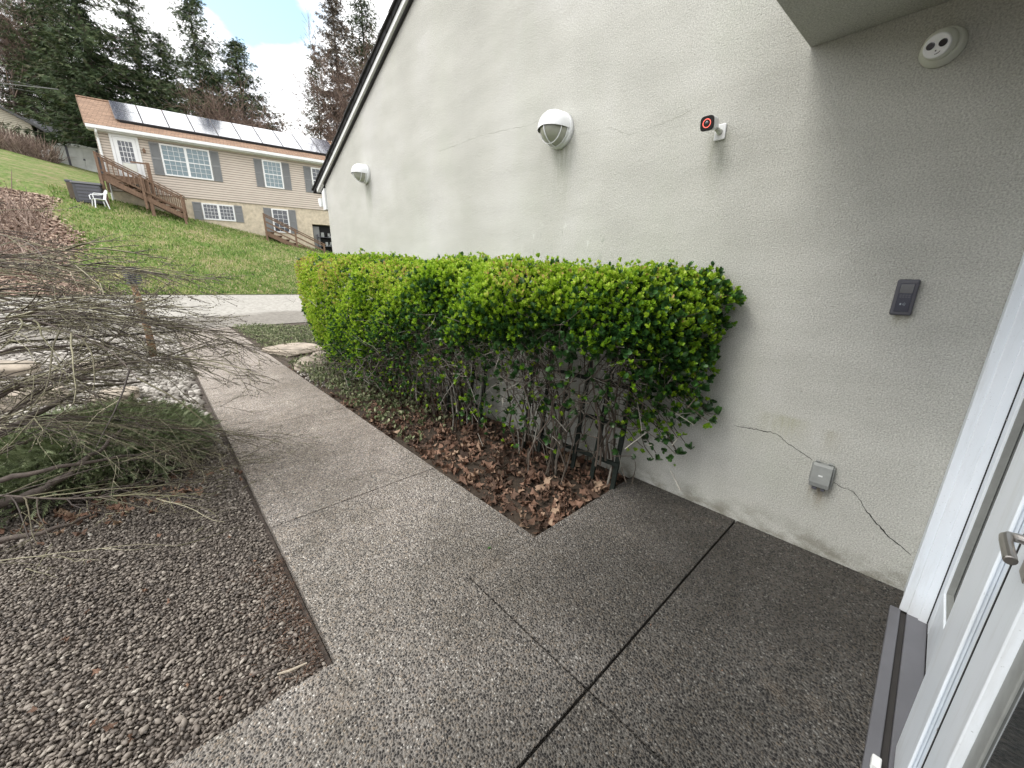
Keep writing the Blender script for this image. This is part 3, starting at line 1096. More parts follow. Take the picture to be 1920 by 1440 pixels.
rg.tube(pts, 0.0017, 8, cap=False)
rg.build('light_ring', 'ring', ob, smooth=True)
MB().lathe([(0.0, 0.0635), (0.009, 0.0632), (0.0105, 0.0612)], 20, axis='z').build('lens', 'dark_glass', ob, smooth=True)

# turret camera under the soffit
e = empty('turret_camera', (WX, 0.205, 2.395), label='off-white round eyeball camera with two dark lenses, high under the porch ceiling', cat='camera')
MB().lathe([(0, 0.001), (0.066, 0.001), (0.067, 0.012), (0.064, 0.022), (0.061, 0.034), (0.056, 0.046), (0.052, 0.052), (0.0, 0.052)], 44).build('base_ring', 'plastic_cream', e, smooth=True)
bm_ = MB()
bm_.lathe([(0.046 * math.sin(t), -0.046 * math.cos(t)) for t in np.linspace(0.0, math.pi * 0.80, 16)], 36, axis='z')
bm_.lathe([(0.046 * math.sin(math.pi * 0.80), 0.046 * -math.cos(math.pi * 0.80)), (0.025, 0.0372), (0.0, 0.0372)], 36, axis='z')
ball = bm_.build('eyeball', 'plastic_cream', e, smooth=True, loc=(-0.066, 0.006, -0.006))
ball.scale = (1.1, 1.1, 1.1)
ball.rotation_euler = Vector((-0.86, 0.10, -0.36)).normalized().to_track_quat('Z', 'Y').to_euler()
fm = MB().lathe([(0.0355, 0.020), (0.0355, 0.0385), (0.033, 0.041), (0.0, 0.041)], 36, axis='z').build('lens_plate', 'plastic_white', ball, smooth=False)
for sx, mt_ in ((-0.0155, 'dark_glass'), (0.0155, 'plastic_black')):
    m = MB().lathe([(0.0112, 0.041), (0.0112, 0.0425), (0.009, 0.0432), (0, 0.0436)], 24, axis='z')
    m.v = [(x, y + 0, z) for x, y, z in m.v]
    m.v = [(x + sx, y + 0.004, z) for x, y, z in m.v]
    m.build('lens', mt_, ball)
m = MB().lathe([(0.0022, 0.041), (0.0022, 0.0416), (0, 0.0416)], 12, axis='z')
m.v = [(x, y - 0.014, z) for x, y, z in m.v]
m.build('sensor_dot', 'plastic_black', ball)
m = MB().tube([(0.013 * math.cos(t), -0.012 + 0.012 * math.sin(t), 0.0414) for t in np.linspace(R(262), R(330), 8)], 0.0011, 6)
m.build('slot', 'plastic_black', ball)

# card reader / intercom
e = empty('card_reader', (WX, 0.1115, 1.343), label='slim dark grey keypad card reader on the stucco wall left of the door', cat='card reader')
bd = MB().box(-0.024, -0.001, -0.0365, 0.0365, 0, 0.158).build('housing', 'plastic_grey', e, bevel=0.008, segs=4)
pl = MB().box(-0.0262, -0.0235, -0.024, 0.024, 0.016, 0.140).build('front_panel', 'plastic_slate', e, bevel=0.001)
MB().box(-0.0270, -0.0263, -0.021, 0.021, 0.098, 0.137).build('screen', 'dark_glass', pl)
kk = MB()
for ky in (-0.014, -0.0048, 0.0048, 0.014):
    for kz in (0.081, 0.089):
        kk.box(-0.0268, -0.0263, ky - .0035, ky + .0035, kz - .0028, kz + .0028)
kk.build('keypad', 'plastic_grey', pl)
MB().box(-0.0268, -0.0263, -0.019, 0.019, 0.030, 0.070).build('reader_pad', 'plastic_slate', pl)
wv = MB()
for i, q in enumerate((0.004, 0.008, 0.012)):
    wv.tube([(-0.0270, 0.004 - q * math.cos(t), 0.050 + q * 0.8 * math.sin(t)) for t in np.linspace(-0.8, 0.8, 7)], 0.0007, 5)
wv.box(-0.0272, -0.0268, 0.005, 0.010, 0.046, 0.054)
wv.build('contactless_symbol', 'key', pl)

# outdoor outlet cover
e = empty('outlet_box', (WX, 0.2365, 0.405), label='grey weatherproof outlet cover low on the wall where the crack meets it', cat='outlet cover')
bd = MB().prism([(-0.001, 0), (-0.040, 0.004), (-0.046, 0.030), (-0.036, 0.125), (-0.026, 0.138), (-0.001, 0.140)], 'y', -0.043, 0.043)
bd.build('cover', 'box_grey', e, bevel=0.004, segs=3)
MB().box(-0.026, -0.001, -0.050, -0.0435, 0.02, 0.13).build('side_flange', 'box_grey', e, bevel=0.002)
MB().box(-0.022, -0.001, 0.0435, 0.050, 0.02, 0.13).build('side_flange', 'box_grey', e, bevel=0.002)
MB().tube([(-0.018, -0.036, 0.146), (-0.018, -0.018, 0.146)], 0.006, 12).build('hinge', 'box_grey', e)
MB().tube([(-0.018, 0.018, 0.146), (-0.018, 0.036, 0.146)], 0.006, 12).build('hinge', 'box_grey', e, smooth=False)
MB().box(-0.040, -0.012, -0.028, -0.012, -0.010, 0.001).box(-0.040, -0.012, 0.006, 0.026, -0.010, 0.001).build('cable_notch', 'plastic_grey', e, bevel=0.001)
MB().box(-0.0435, -0.0415, -0.008, 0.010, 0.070, 0.078).build('latch_mark', 'trim', e)


# ------------------------------------------------------------------ house up the hill
HZ = 2.0
HR = math.atan2(-0.141, 0.99)
house = empty('split_level_house', (4.38, 30.76, HZ), HR, 'long beige sided house up the hill with brown shingles, solar panels and grey shutters', 'house')
# local x runs along the front (s), local y goes away from the camera, z is absolute height minus HZ


def hbx(name, mat, boxes, parent=None, **k):
    m = MB()
    for x0, x1, y0, y1, z0, z1 in boxes:
        m.box(x0, x1, y0, y1, z0 - HZ, z1 - HZ)
    return m.build(name, mat, parent or house, **k)


SL, SR, DP = -5.15, 7.0, 8.0
hbx('siding_wall', 'siding', [(SL, SR, 0.0, DP, 5.66, 8.80)])
hbx('foundation_wall', 'found', [(SL + .04, 4.60, 0.06, DP - .1, -1.0, 5.655), (4.60, 6.3, 0.06, DP - .1, 4.72, 5.655), (6.3, SR - .04, 0.06, DP - .1, -1, 5.655)])
hbx('garage_opening', 'dark', [(4.61, 6.29, 0.5, 0.6, 0.5, 4.715)])
hbx('garage_door_edge', 'shutter', [(4.66, 5.05, 0.35, 0.42, 1.0, 4.6)])
hbx('corner_trim', 'siding', [(SL - .02, SL + .09, -0.025, -.001, 5.67, 8.7)])
# gable roof
ez, rz_, ex, ry = 8.62, 10.95, -0.38, 4.0
rl, rr = -5.38, 7.25
rf = MB()
rise = (rz_ - ez) / (ry - ex)


def roofz(y):
    return ez + (y - ex) * rise


def hprism(name, mat, pts, a, b, parent=None, **k):
    return MB().prism([(p, q - HZ) for p, q in pts], 'x', a, b).build(name, mat, parent or house, **k)


def rake(o_, amt=-0.17):
    # the left verge runs out toward the ridge, as in the photograph
    for v in o_.data.vertices:
        v.co.x += amt * v.co.y * (7.25 - v.co.x) / 12.9
    o_.data.update()
    return o_


# shingled slopes get their own local frame so that the courses follow the slope
sl_len = math.hypot(ry - ex, rz_ - ez)
ang = math.atan2(rz_ - ez, ry - ex)
front = MB().box(rl, rr, 0, sl_len, -0.08, 0.0).build('roof', 'roof', house, loc=(0, ex, ez - HZ + 0.08))
front.rotation_euler = (ang, 0, 0)
rake(front)
back = MB().box(rl, rr, 0, sl_len + 0.1, -0.08, -0.002).build('roof', 'roof', house, loc=(0, 2 * ry - ex, ez - HZ + 0.08))
back.rotation_euler = (math.pi - ang, 0, 0)
rake(back)
back.scale = (1, 1, -1)
hprism('gable_wall', 'siding', [(0.02, 8.81), (ry, rz_ - 0.12), (DP - .02, 8.81)], SL + 0.02, SR - 0.02)
hbx('gutter', 'trim', [(rl + .02, rr - .02, ex - 0.13, ex - 0.005, 8.50, 8.66)], bevel=0.015)
hbx('soffit', 'trim', [(rl + .02, rr - .02, ex, -0.001, 8.46, 8.50)])
hprism('verge_board', 'stair_wood', [(ex, ez - .05), (ex, ez + 0.07), (ry, rz_ + 0.07), (ry, rz_ - .10)], rl - 0.03, rl - 0.001)
for v in bpy.data.objects['verge_board'].data.vertices:
    v.co.x -= .168 * (v.co.y - ex) * sl_len / (ry - ex)
m = MB()
m.tube([(-5.02, -0.42, 8.5 - HZ), (-5.04, -0.40, 8.36 - HZ), (-5.07, -0.10, 8.15 - HZ), (-5.07, -0.08, 5.1 - HZ)], 0.05, 8)
m.build('downspout', 'trim', house)
# solar panels: two rows of ten
pw, ph = 1.105, (sl_len * 0.74) / 2
ps0, pt0 = -4.15, sl_len * 0.22
for r_ in range(2):
    for c_ in range(10):
        x0 = ps0 + c_ * pw
        fr = MB().box(x0 + .012, x0 + pw - .012, pt0 + r_ * ph + .012, pt0 + (r_ + 1) * ph - .012, 0.10, 0.135).build('solar_panel', 'panel_frame', house, loc=(0, ex, ez - HZ + 0.08))
        fr.rotation_euler = (ang, 0, 0)
        rake(fr)
        ce = MB().quad((x0 + .035, pt0 + r_ * ph + .035, 0.138), (x0 + pw - .035, pt0 + r_ * ph + .035, 0.138), (x0 + pw - .035, pt0 + (r_ + 1) * ph - .035, 0.138), (x0 + .035, pt0 + (r_ + 1) * ph - .035, 0.138)).build('cells', 'panel', fr)
        rake(ce)
rk = MB()
rk.box(ps0, ps0 + 10 * pw, pt0 - .02, pt0 + .02, 0.005, 0.10)
rkb = rk.build('panel_rack', 'rubber', house, loc=(0, ex, ez - HZ + 0.08))
rkb.rotation_euler = (ang, 0, 0)


def window(s0, s1, z0, z1, y=0.0, cols=3, rows=6, sash=2, glass='win_glass', units=1, lbl=None):
    """white window: outer frame, one glass part, muntins and meeting rail in one mesh per window"""
    fw = 0.075
    m = MB()
    yy0, yy1 = y - 0.065, y - 0.002
    Z = lambda z: z - HZ
    m.box(s0, s1, yy0, yy1, Z(z0), Z(z0 + fw)).box(s0, s1, yy0, yy1, Z(z1 - fw), Z(z1))
    m.box(s0, s0 + fw, yy0, yy1, Z(z0 + fw), Z(z1 - fw)).box(s1 - fw, s1, yy0, yy1, Z(z0 + fw), Z(z1 - fw))
    uw = (s1 - s0) / units
    fr = None
    mu = MB()
    gl = MB()
    for u in range(units):
        a = s0 + u * uw + (fw if u == 0 else 0.06)
        b = s0 + (u + 1) * uw - (fw if u == units - 1 else 0.06)
        if u > 0:
            m.box(a - 0.12, a, yy0 + .003, yy1, Z(z0 + fw), Z(z1 - fw))
        zz0, zz1 = z0 + fw, z1 - fw
        gl.box(a, b, y - 0.030, y - 0.012, Z(zz0), Z(zz1))
        for i in range(1, cols):
            x = a + (b - a) * i / cols
            mu.box(x - .008, x + .008, y - 0.046, y - 0.031, Z(zz0), Z(zz1))
        for j in range(1, rows):
            zc = zz0 + (zz1 - zz0) * j / rows
            w_ = 0.024 if j == rows // 2 and sash == 2 else 0.008
            mu.box(a, b, y - 0.050, y - 0.0465 + .001, Z(zc - w_), Z(zc + w_))
    fr = m.build('window', 'trim', house)
    gl.build('pane', glass, fr)
    mu.build('muntin', 'trim', fr)
    return fr


def shutter(s0, s1, z0, z1, y=0.0):
    m = MB()
    t = 0.05
    Z = lambda z: z - HZ
    m.box(s0, s0 + t, y - 0.04, y - .002, Z(z0), Z(z1)).box(s1 - t, s1, y - 0.04, y - .002, Z(z0), Z(z1))
    mid = (z0 + z1) / 2
    for a, b in ((z0, z0 + .07), (mid - .04, mid + .04), (z1 - .07, z1)):
        m.box(s0 + t, s1 - t, y - 0.038, y - .002, Z(a), Z(b))
    z = z0 + .09
    while z < z1 - .08:
        if abs(z - mid) > .06:
            m.quad((s0 + t, y - .032, Z(z)), (s1 - t, y - .032, Z(z)), (s1 - t, y - .012, Z(z + .05)), (s0 + t, y - .012, Z(z + .05)))
        z += .055
    m.box(s0 + t, s1 - t, y - .010, y - .003, Z(z0 + .07), Z(z1 - .07))
    return m.build('shutter', 'shutter', house)


window(-2.66, -0.45, 6.73, 8.33, cols=4, rows=6, units=2)
shutter(-3.10, -2.68, 6.72, 8.34)
shutter(-0.43, -0.01, 6.72, 8.34)
window(2.16, 3.21, 6.70, 8.27, cols=4, rows=6)
shutter(1.72, 2.14, 6.69, 8.28)
shutter(3.23, 3.65, 6.69, 8.28)
window(4.91, 5.96, 6.70, 8.24, cols=4, rows=6, glass='dark_glass')
shutter(4.47, 4.89, 6.69, 8.25)
shutter(5.98, 6.40, 6.69, 8.25)
window(-1.28, 0.30, 4.53, 5.45, y=0.06, cols=4, rows=4, units=2, glass='dark_glass', sash=1)
shutter(-1.72, -1.30, 4.50, 5.47, 0.06)
shutter(0.32, 0.72, 4.50, 5.47, 0.06)
window(2.29, 3.24, 4.04, 5.48, y=0.06, cols=3, rows=5, glass='dark_glass', sash=1)
shutter(1.85, 2.27, 4.02, 5.50, 0.06)
shutter(3.26, 3.68, 4.02, 5.50, 0.06)
# storm door
Zh = lambda z: z - HZ
d = MB()
d.box(-4.64, -4.53, -0.07, -.002, Zh(6.24), Zh(8.45)).box(-3.62, -3.51, -0.07, -.002, Zh(6.24), Zh(8.45)).box(-4.53, -3.62, -0.07, -.002, Zh(8.35), Zh(8.45))
hd = d.build('door_surround', 'trim', house)
d = MB()
d.box(-4.52, -4.36, -0.055, -.004, Zh(6.25), Zh(8.34)).box(-3.79, -3.63, -0.055, -.004, Zh(6.25), Zh(8.34))
d.box(-4.36, -3.79, -0.055, -.004, Zh(8.17), Zh(8.34)).box(-4.36, -3.79, -0.055, -.004, Zh(6.25), Zh(6.72))
dd = d.build('door', 'trim', house)
MB().box(-4.355, -3.795, -0.028, -.015, Zh(6.725), Zh(8.165)).build('pane', 'dark_glass', dd)
m = MB()
for i in (1, 2, 3):
    x = -4.36 + 0.57 * i / 4
    m.box(x - .012, x + .012, -.045, -.029, Zh(7.15), Zh(8.17))
for i in range(4):
    z = 7.15 + i * .255
    m.box(-4.355, -3.795, -.047, -.044, Zh(z - .012), Zh(z + .012))
m.build('muntin', 'trim', dd)
MB().box(-4.35, -3.80, -.0285, -.0282, Zh(6.73), Zh(7.12)).build('curtain', 'plastic_cream', dd)
MB().tube([(-3.72, -.056, Zh(7.2)), (-3.72, -.10, Zh(7.2)), (-3.78, -.10, Zh(7.2))], .015, 8).build('handle', 'steel', dd)
m = MB()
m.tube([(-3.34, -.002, Zh(7.95)), (-3.34, -.10, Zh(7.98)), (-3.34, -.12, Zh(7.92))], .015, 8)
m.tube([(-3.34, -.12, Zh(7.93)), (-3.34, -.12, Zh(7.86)), (-3.34, -.12, Zh(7.72))], [.04, .075, .05], 8)
m.build('porch_lamp', 'stair_wood', house)
m = MB()
m.box(6.75, 6.85, -.03, 0.05, Zh(4.4), Zh(5.2))
m.build('meter_box', 'trim', house)


def wooden_stairs(name, label, s0, z0, s1, z1, ya, yb2, nstep, plat=None, rails=(1,), balusters=True, stepw=None):
    e = empty(name, (4.38, 30.76, HZ), HR, label, 'stairs')
    st = MB()
    for i in range(nstep):
        sa = s0 + (s1 - s0) * i / nstep
        sb = s0 + (s1 - s0) * (i + 1) / nstep
        zz = z0 + (z1 - z0) * (i + 0.5) / nstep
        st.box(sa, sb + .04, ya, yb2, Zh(zz - .05), Zh(zz))
        st.box(sb - .02, sb + .005, ya + .02, yb2 - .02, Zh(zz - (z0 - z1) / nstep), Zh(zz - .051))
    st.build('steps', 'stair_wood', e)
    sg = MB()
    for yy in (ya - .04, yb2):
        sg.prism([(s0, Zh(z0 - .05)), (s1, Zh(z1 - .05)), (s1, Zh(z1 - .32)), (s0, Zh(z0 - .32))], 'y', yy, yy + .04)
    sg.build('stringer', 'stair_wood', e)
    if plat:
        p0, p1 = plat
        pm = MB().box(p0, p1, ya - .02, -0.08, Zh(z0 - .04), Zh(z0 + .02))
        pm.box(p0, p1, ya - .03, ya, Zh(z0 - .30), Zh(z0 - .041))
        pm.build('platform', 'stair_wood', e)
        for x in (p0 + .06, p1 - .06):
            MB().box(x - .07, x + .07, ya - .02, ya + .12, Zh(z0 - 1.9), Zh(z0 - .05)).build('leg', 'stair_wood', e)
    for rn, yy in enumerate((ya - .09, yb2 + .05)):
        if rn not in rails:
            continue
        npst = 3
        L0, L1 = s0 - (0.12 if plat else 0), s1
        hz = lambda s: z0 + (z1 - z0) * (s - s0) / (s1 - s0)
        for i in range(npst):
            s = L0 + (L1 - L0) * i / (npst - 1)
            MB().box(s - .05, s + .05, yy - .05, yy + .05, Zh(hz(s) - 0.75), Zh(hz(s) + .92)).build('post', 'stair_wood', e)
        rl_ = MB()
        rl_.bar((L0 - .05, yy, Zh(hz(L0) + .93)), (L1 + .15, yy, Zh(hz(L1 + .15) + .93)), .13, .045)
        rl_.bar((L0, yy, Zh(hz(L0) + .80)), (L1, yy, Zh(hz(L1) + .80)), .04, .08)
        rl_.bar((L0, yy, Zh(hz(L0) + .16)), (L1, yy, Zh(hz(L1) + .16)), .04, .08)
        if not balusters:
            rl_.bar((L0, yy, Zh(hz(L0) + .48)), (L1, yy, Zh(hz(L1) + .48)), .04, .08)
        rl_.build('handrail', 'stair_wood', e)
        if balusters:
            n_ = int(abs(L1 - L0) / .17)
            for i in range(1, n_):
                s = L0 + (L1 - L0) * i / n_
                MB().box(s - .02, s + .02, yy - .045, yy - .02, Zh(hz(s) + .14), Zh(hz(s) + .84)).build('baluster', 'stair_wood', e)
    return e


ws = wooden_stairs('wooden_stairs', 'brown wooden stairs with balusters in front of the white door of the beige house', -4.95, 6.18, -2.05, 4.62, -1.55, -0.55, 7, plat=(-5.15, -3.3), rails=(0, 1))
MB().box(-3.35, -3.2, -.65, -.5, Zh(5.0), Zh(7.15)).box(-3.95, -3.2, -.62, -.55, Zh(7.06), Zh(7.13)).build('corner_post', 'stair_wood', ws)
wooden_stairs('wooden_stairs', 'lower wooden stairs with a plain rail running down to the open garage', 1.75, 4.05, 4.95, 2.45, -1.3, -0.35, 8, rails=(0,), balusters=False)
# clutter in the open garage
e = empty('storage_rack', (9.75, 30.35, 2.2), HR, 'dark cluttered rack of tools inside the open garage of the beige house', 'rack')
m = MB()
for z in (0.5, 1.1, 1.7):
    m.box(-.5, .5, -.15, .15, z, z + .03)
for x in (-.5, .47):
    m.box(x, x + .03, -.15, .15, 0, 1.9)
m.build('frame', 'plastic_grey', e)
m = MB()
for i in range(12):
    x, z = random.uniform(-.42, .3), random.choice((.53, 1.13, 1.73))
    m.box(x, x + random.uniform(.06, .2), -.1, .1, z, z + random.uniform(.08, .3))
m.build('boxes', 'box_grey', e)


# ------------------------------------------------------------------ things on the lawn
def tz(x, y):
    return float(terr(x, y)) + 0.03


bx, by = -1.48, 29.9
e = empty('storage_box', (bx, by, tz(bx, by) - .05), HR, 'charcoal plastic storage box on the lawn at the corner of the beige house', 'storage box')
MB().box(-.42, .55, -.35, .35, 0, .86).build('body', 'deckbox', e, bevel=.03)
m = MB()
for i in range(5):
    m.box(-.30, .50, -.362, -.351, .12 + i * .15, .21 + i * .15)
m.build('ribbing', 'plastic_grey', e)
MB().prism([(-.40, .861), (-.30, .97), (.30, .97), (.40, .861)], 'x', -.46, .60).build('lid', 'deckbox', e, bevel=.02)
e = empty('waste_bin', (-2.0, 30.2, tz(-2.0, 30.2) - .03), HR, 'dark bin with brown sides left of the charcoal storage box on the lawn', 'bin')
MB().prism([(-.2, 0), (.2, 0), (.26, .72), (-.26, .72)], 'x', -.12, .10).build('body', 'brownwood', e, bevel=.02)
MB().box(-.15, .12, -.28, .28, .721, .84).build('lid', 'plastic_grey', e, bevel=.03)


def plastic_chair(loc, rz, label):
    e = empty('plastic_chair', loc, rz, label, 'chair', 'white plastic garden chairs')
    MB().box(-.24, .24, -.22, .22, .40, .43).build('seat', 'plastic_white', e, bevel=.01)
    for sx in (-1, 1):
        for sy in (-1, 1):
            MB().tube([(sx * .22, sy * .19, .41), (sx * .27, sy * .25, 0)], [.028, .022], 6).build('leg', 'plastic_white', e)
        MB().tube([(sx * .27, -.24, .42), (sx * .28, -.25, .60), (sx * .28, -.19, .655), (sx * .28, .05, .66), (sx * .26, .24, .70)], .022, 6).build('armrest', 'plastic_white', e)
    m = MB()
    for i in range(5):
        x = -.18 + .09 * i
        m.tube([(x * .9, .20, .42), (x, .30, .86 - abs(x) * .3)], .020, 5)
    m.tube([(-.25, .27, .70), (-.2, .31, .83), (0, .32, .89), (.2, .31, .83), (.25, .27, .70)], .025, 6)
    m.build('backrest', 'plastic_white', e)
    return e


plastic_chair((-1.12, 29.15, tz(-1.12, 29.15)), R(-75), 'white plastic garden chair in front of the charcoal storage box')
xx, yy = -4.55, 52.5
plastic_chair((xx, yy, tz(xx, yy)), R(-60), 'white plastic garden chair higher up the lawn, left of the white shed')

# shed
sx_, sy_ = -3.0, 55.0
e = empty('garden_shed', (sx_, sy_, tz(sx_, sy_) - .35), R(-8), 'low white metal garden shed with double doors at the top of the lawn', 'shed')
MB().box(-1.25, 2.1, 0, 2.2, 0, 2.0).build('walls', 'shed', e)
MB().prism([(-1.35, 2.0), (0.4, 2.22), (2.2, 2.0)], 'y', -.12, 2.3).build('roof', 'trim', e)
MB().box(-.25, .62, -.04, -.002, .12, 1.85).box(.64, 1.5, -.04, -.002, .12, 1.85).build('door', 'shed', e)
MB().box(-.42, -.27, -.05, -.002, .05, 1.98).box(1.52, 1.66, -.05, -.002, .05, 1.98).box(.56, .70, -.055, -.041, .95, 1.1).build('door_jamb', 'plastic_grey', e)

# picket fence left of the shed
e = empty('picket_fence', (-10.6, 54.5, tz(-8, 54.5)), R(-6), 'grey-brown picket fence behind dry brush at the top of the lawn', 'fence')
m = MB()
x = -3.0
while x < 5.6:
    zz = tz(-10.6 + x, 54.5) - tz(-8, 54.5)
    m.box(x, x + .12, -.02, .0, zz - .1, zz + 1.5 + random.uniform(-.05, .05))
    x += .19
m.build('pickets', 'fence', e)
m = MB()
m.bar((-3, .03, tz(-13.6, 54.5) - tz(-8, 54.5) + .4), (5.6, .03, tz(-5, 54.5) - tz(-8, 54.5) + .4), .05, .1)
m.bar((-3, .03, tz(-13.6, 54.5) - tz(-8, 54.5) + 1.2), (5.6, .03, tz(-5, 54.5) - tz(-8, 54.5) + 1.2), .05, .1)
m.build('rail', 'fence', e)

# neighbour's house: gable end facing the camera
e = empty('neighbour_house', (-8.2, 68, 12.0), R(-6), 'cream sided house with a dark grey roof at the far left edge behind the fence', 'house')
MB().prism([(-5.5, 0), (2.0, 0), (2.0, 4.05), (-1.8, 6.3), (-5.5, 4.05)], 'y', 0, 9).build('wall', 'siding_far', e)
MB().prism([(2.9, 3.5), (2.9, 3.75), (-1.8, 6.55), (-1.8, 6.30)], 'y', -.6, 9.4).build('roof', 'roof_grey', e)
MB().prism([(-6.4, 3.5), (-6.4, 3.75), (-1.8, 6.55), (-1.8, 6.30)], 'y', -.6, 9.4).build('roof', 'roof_grey', e)
MB().box(2.001, 3.1, 0.4, 9, 0, 3.6).build('porch_recess', 'dark', e)
MB().box(2.7, 7.6, 3.0, 9.0, 0, 2.6).build('side_wing', 'siding_far', e)
MB().prism([(2.4, 2.6), (8.1, 2.6), (8.1, 2.8), (6.2, 5.2), (0.2, 5.2)], 'y', 2.6, 9.4).build('wing_roof', 'roof_grey', e)
m = MB()
m.box(-.9, .9, -.04, -.002, 1.2, 2.7)
e2 = empty('white_house', (-7.0, 90, 18.5), R(-8), 'white house roofline with a small gable, far away behind the cream house', 'house')
MB().box(-2.2, 4.8, 0, 7, 0, 3.8).build('wall', 'trim', e2)
MB().prism([(-.5, 3.8), (3.5, 6.0), (7.5, 3.8)], 'x', -2.6, 5.2).build('roof', 'trim', e2)
MB().prism([(1.4, 3.2), (2.5, 4.5), (3.6, 3.2)], 'y', -1.0, 2).build('gable', 'plastic_white', e2)


# power lines
def wire(pts, name='utility_wire', label=None, grp='utility wires'):
    m = MB()
    P = []
    for (a, b) in zip(pts, pts[1:]):
        for i in range(12):
            t = i / 12
            p = Vector(a).lerp(Vector(b), t)
            p.z -= 1.0 * 4 * t * (1 - t)
            P.append(p)
    P.append(Vector(pts[-1]))
    m.tube(P, 0.022, 5)
    o = m.build(name, 'wire')
    setp(o, label, 'wire', grp)


wire([(-30, 62, 20.6), (-2.6, 64, 18.9)], label='upper thin utility wire crossing in front of the dark conifers at far left')
wire([(-30, 62, 19.4), (-2.6, 64, 18.4)], label='middle utility wire sagging over the far left roofs')
wire([(-30, 60, 17.6), (-1.8, 34.6, 10.9)], label='lowest utility wire running to the left end of the beige house roof')


# ------------------------------------------------------------------ trees
def conifer(name, x, y, h, r, seed, label, density=1.0, mat='spruce', crown0=0.06, group='conifers behind the beige house', zb=None, sparse=0.0):
    rng = np.random.default_rng(seed)
    zb = float(terr(x, y)) - 0.2 if zb is None else zb
    root = empty(name, (x, y, zb), label=label, cat='tree', group=group)
    lean = rng.normal(0, 0.01, 2)
    tp = [(lean[0] * z, lean[1] * z, z) for z in np.linspace(0, h, 9)]
    MB().tube(tp, list(np.linspace(r * 0.055, 0.02, 9)), 8).build('trunk', 'trunk', root)
    nb = int(h * 15 * density)
    SA, SB, RA, RB = [], [], [], []
    PP, DD, SC, TT = [], [], [], []
    for i in range(nb):
        f = crown0 + (1 - crown0) * (i + rng.random()) / nb
        z = h * f * 0.99
        ln = r * 1.36 * ((1 - f) ** 0.86) * rng.uniform(0.55, 1.12) + 0.25
        if rng.random() < sparse:
            continue
        az_ = rng.uniform(0, 2 * np.pi)
        d = np.array([np.cos(az_), np.sin(az_)])
        droop = rng.uniform(0.15, 0.45) * (1 - f * 0.7)
        n_ = max(3, int(ln / 0.45))
        prev = np.array([lean[0] * z, lean[1] * z, z])
        for k in range(1, n_ + 1):
            t = k / n_
            zz = z - ln * droop * t + ln * 0.30 * t * t * (0.4 + f)
            p = np.array([d[0] * ln * t + lean[0] * z, d[1] * ln * t + lean[1] * z, zz])
            SA.append(prev)
            SB.append(p)
            RA.append(0.035 * (1 - t) * ln / 3 + 0.012)
            RB.append(0.035 * (1 - t) * ln / 3 + 0.008)
            # foliage sprays hang on the outer part of each limb
            if t > 0.08:
                m_ = int(rng.integers(7, 12))
                w_ = 0.10 + 0.26 * (1 - t) * ln / r + 0.16
                q = prev + (p - prev) * rng.random((m_, 1)) + rng.normal(0, 1, (m_, 3)) * [w_, w_, 0.10]
                side = rng.choice([-1, 1], m_)[:, None]
                out_ = np.array([d[0], d[1], 0.0])
                lat = np.array([-d[1], d[0], 0.0])
                dirs = out_ * rng.uniform(0.4, 1.0, (m_, 1)) + lat * side * rng.uniform(0.2, 1.0, (m_, 1)) + np.array([0, 0, -1.0]) * rng.uniform(0.1, 0.9, (m_, 1))
                PP.append(q)
                DD.append(dirs)
                SC.append(rng.uniform(0.34, 0.74, m_) * (0.62 + 0.38 * (1 - f)))
                TT.append(np.clip(rng.normal(0.42, 0.22, m_) + 0.25 * (t - .5), 0, 1))
            prev = p
    V, F = seg_tubes(SA, SB, RA, RB, 3)
    mesh_np('branches', V, F, 'trunk', root)
    P, D = np.concatenate(PP), np.concatenate(DD)
    sc, tt = np.concatenate(SC), np.concatenate(TT)
    # a spray: ragged twig blade of needles, three narrow leaflets
    bv = np.array([(0, 0, 0), (.07, 0, .45), (0, .012, 1.0), (-.07, 0, .45),
                   (.01, 0, .1), (.22, .02, .35), (.34, .0, .72), (.13, -.02, .42),
                   (-.01, 0, .1), (-.22, .02, .35), (-.34, .0, .72), (-.13, -.02, .42)], float)
    bf = np.array([(0, 1, 2, 3), (4, 5, 6, 7), (8, 11, 10, 9)])
    Fr = frames(D, rng.uniform(-1.2, 1.2, len(D)))
    V, F = instances(bv, bf, P, Fr, sc)
    mesh_np('crown', V, F, mat, root, tint=np.repeat(tt, 3))
    return root


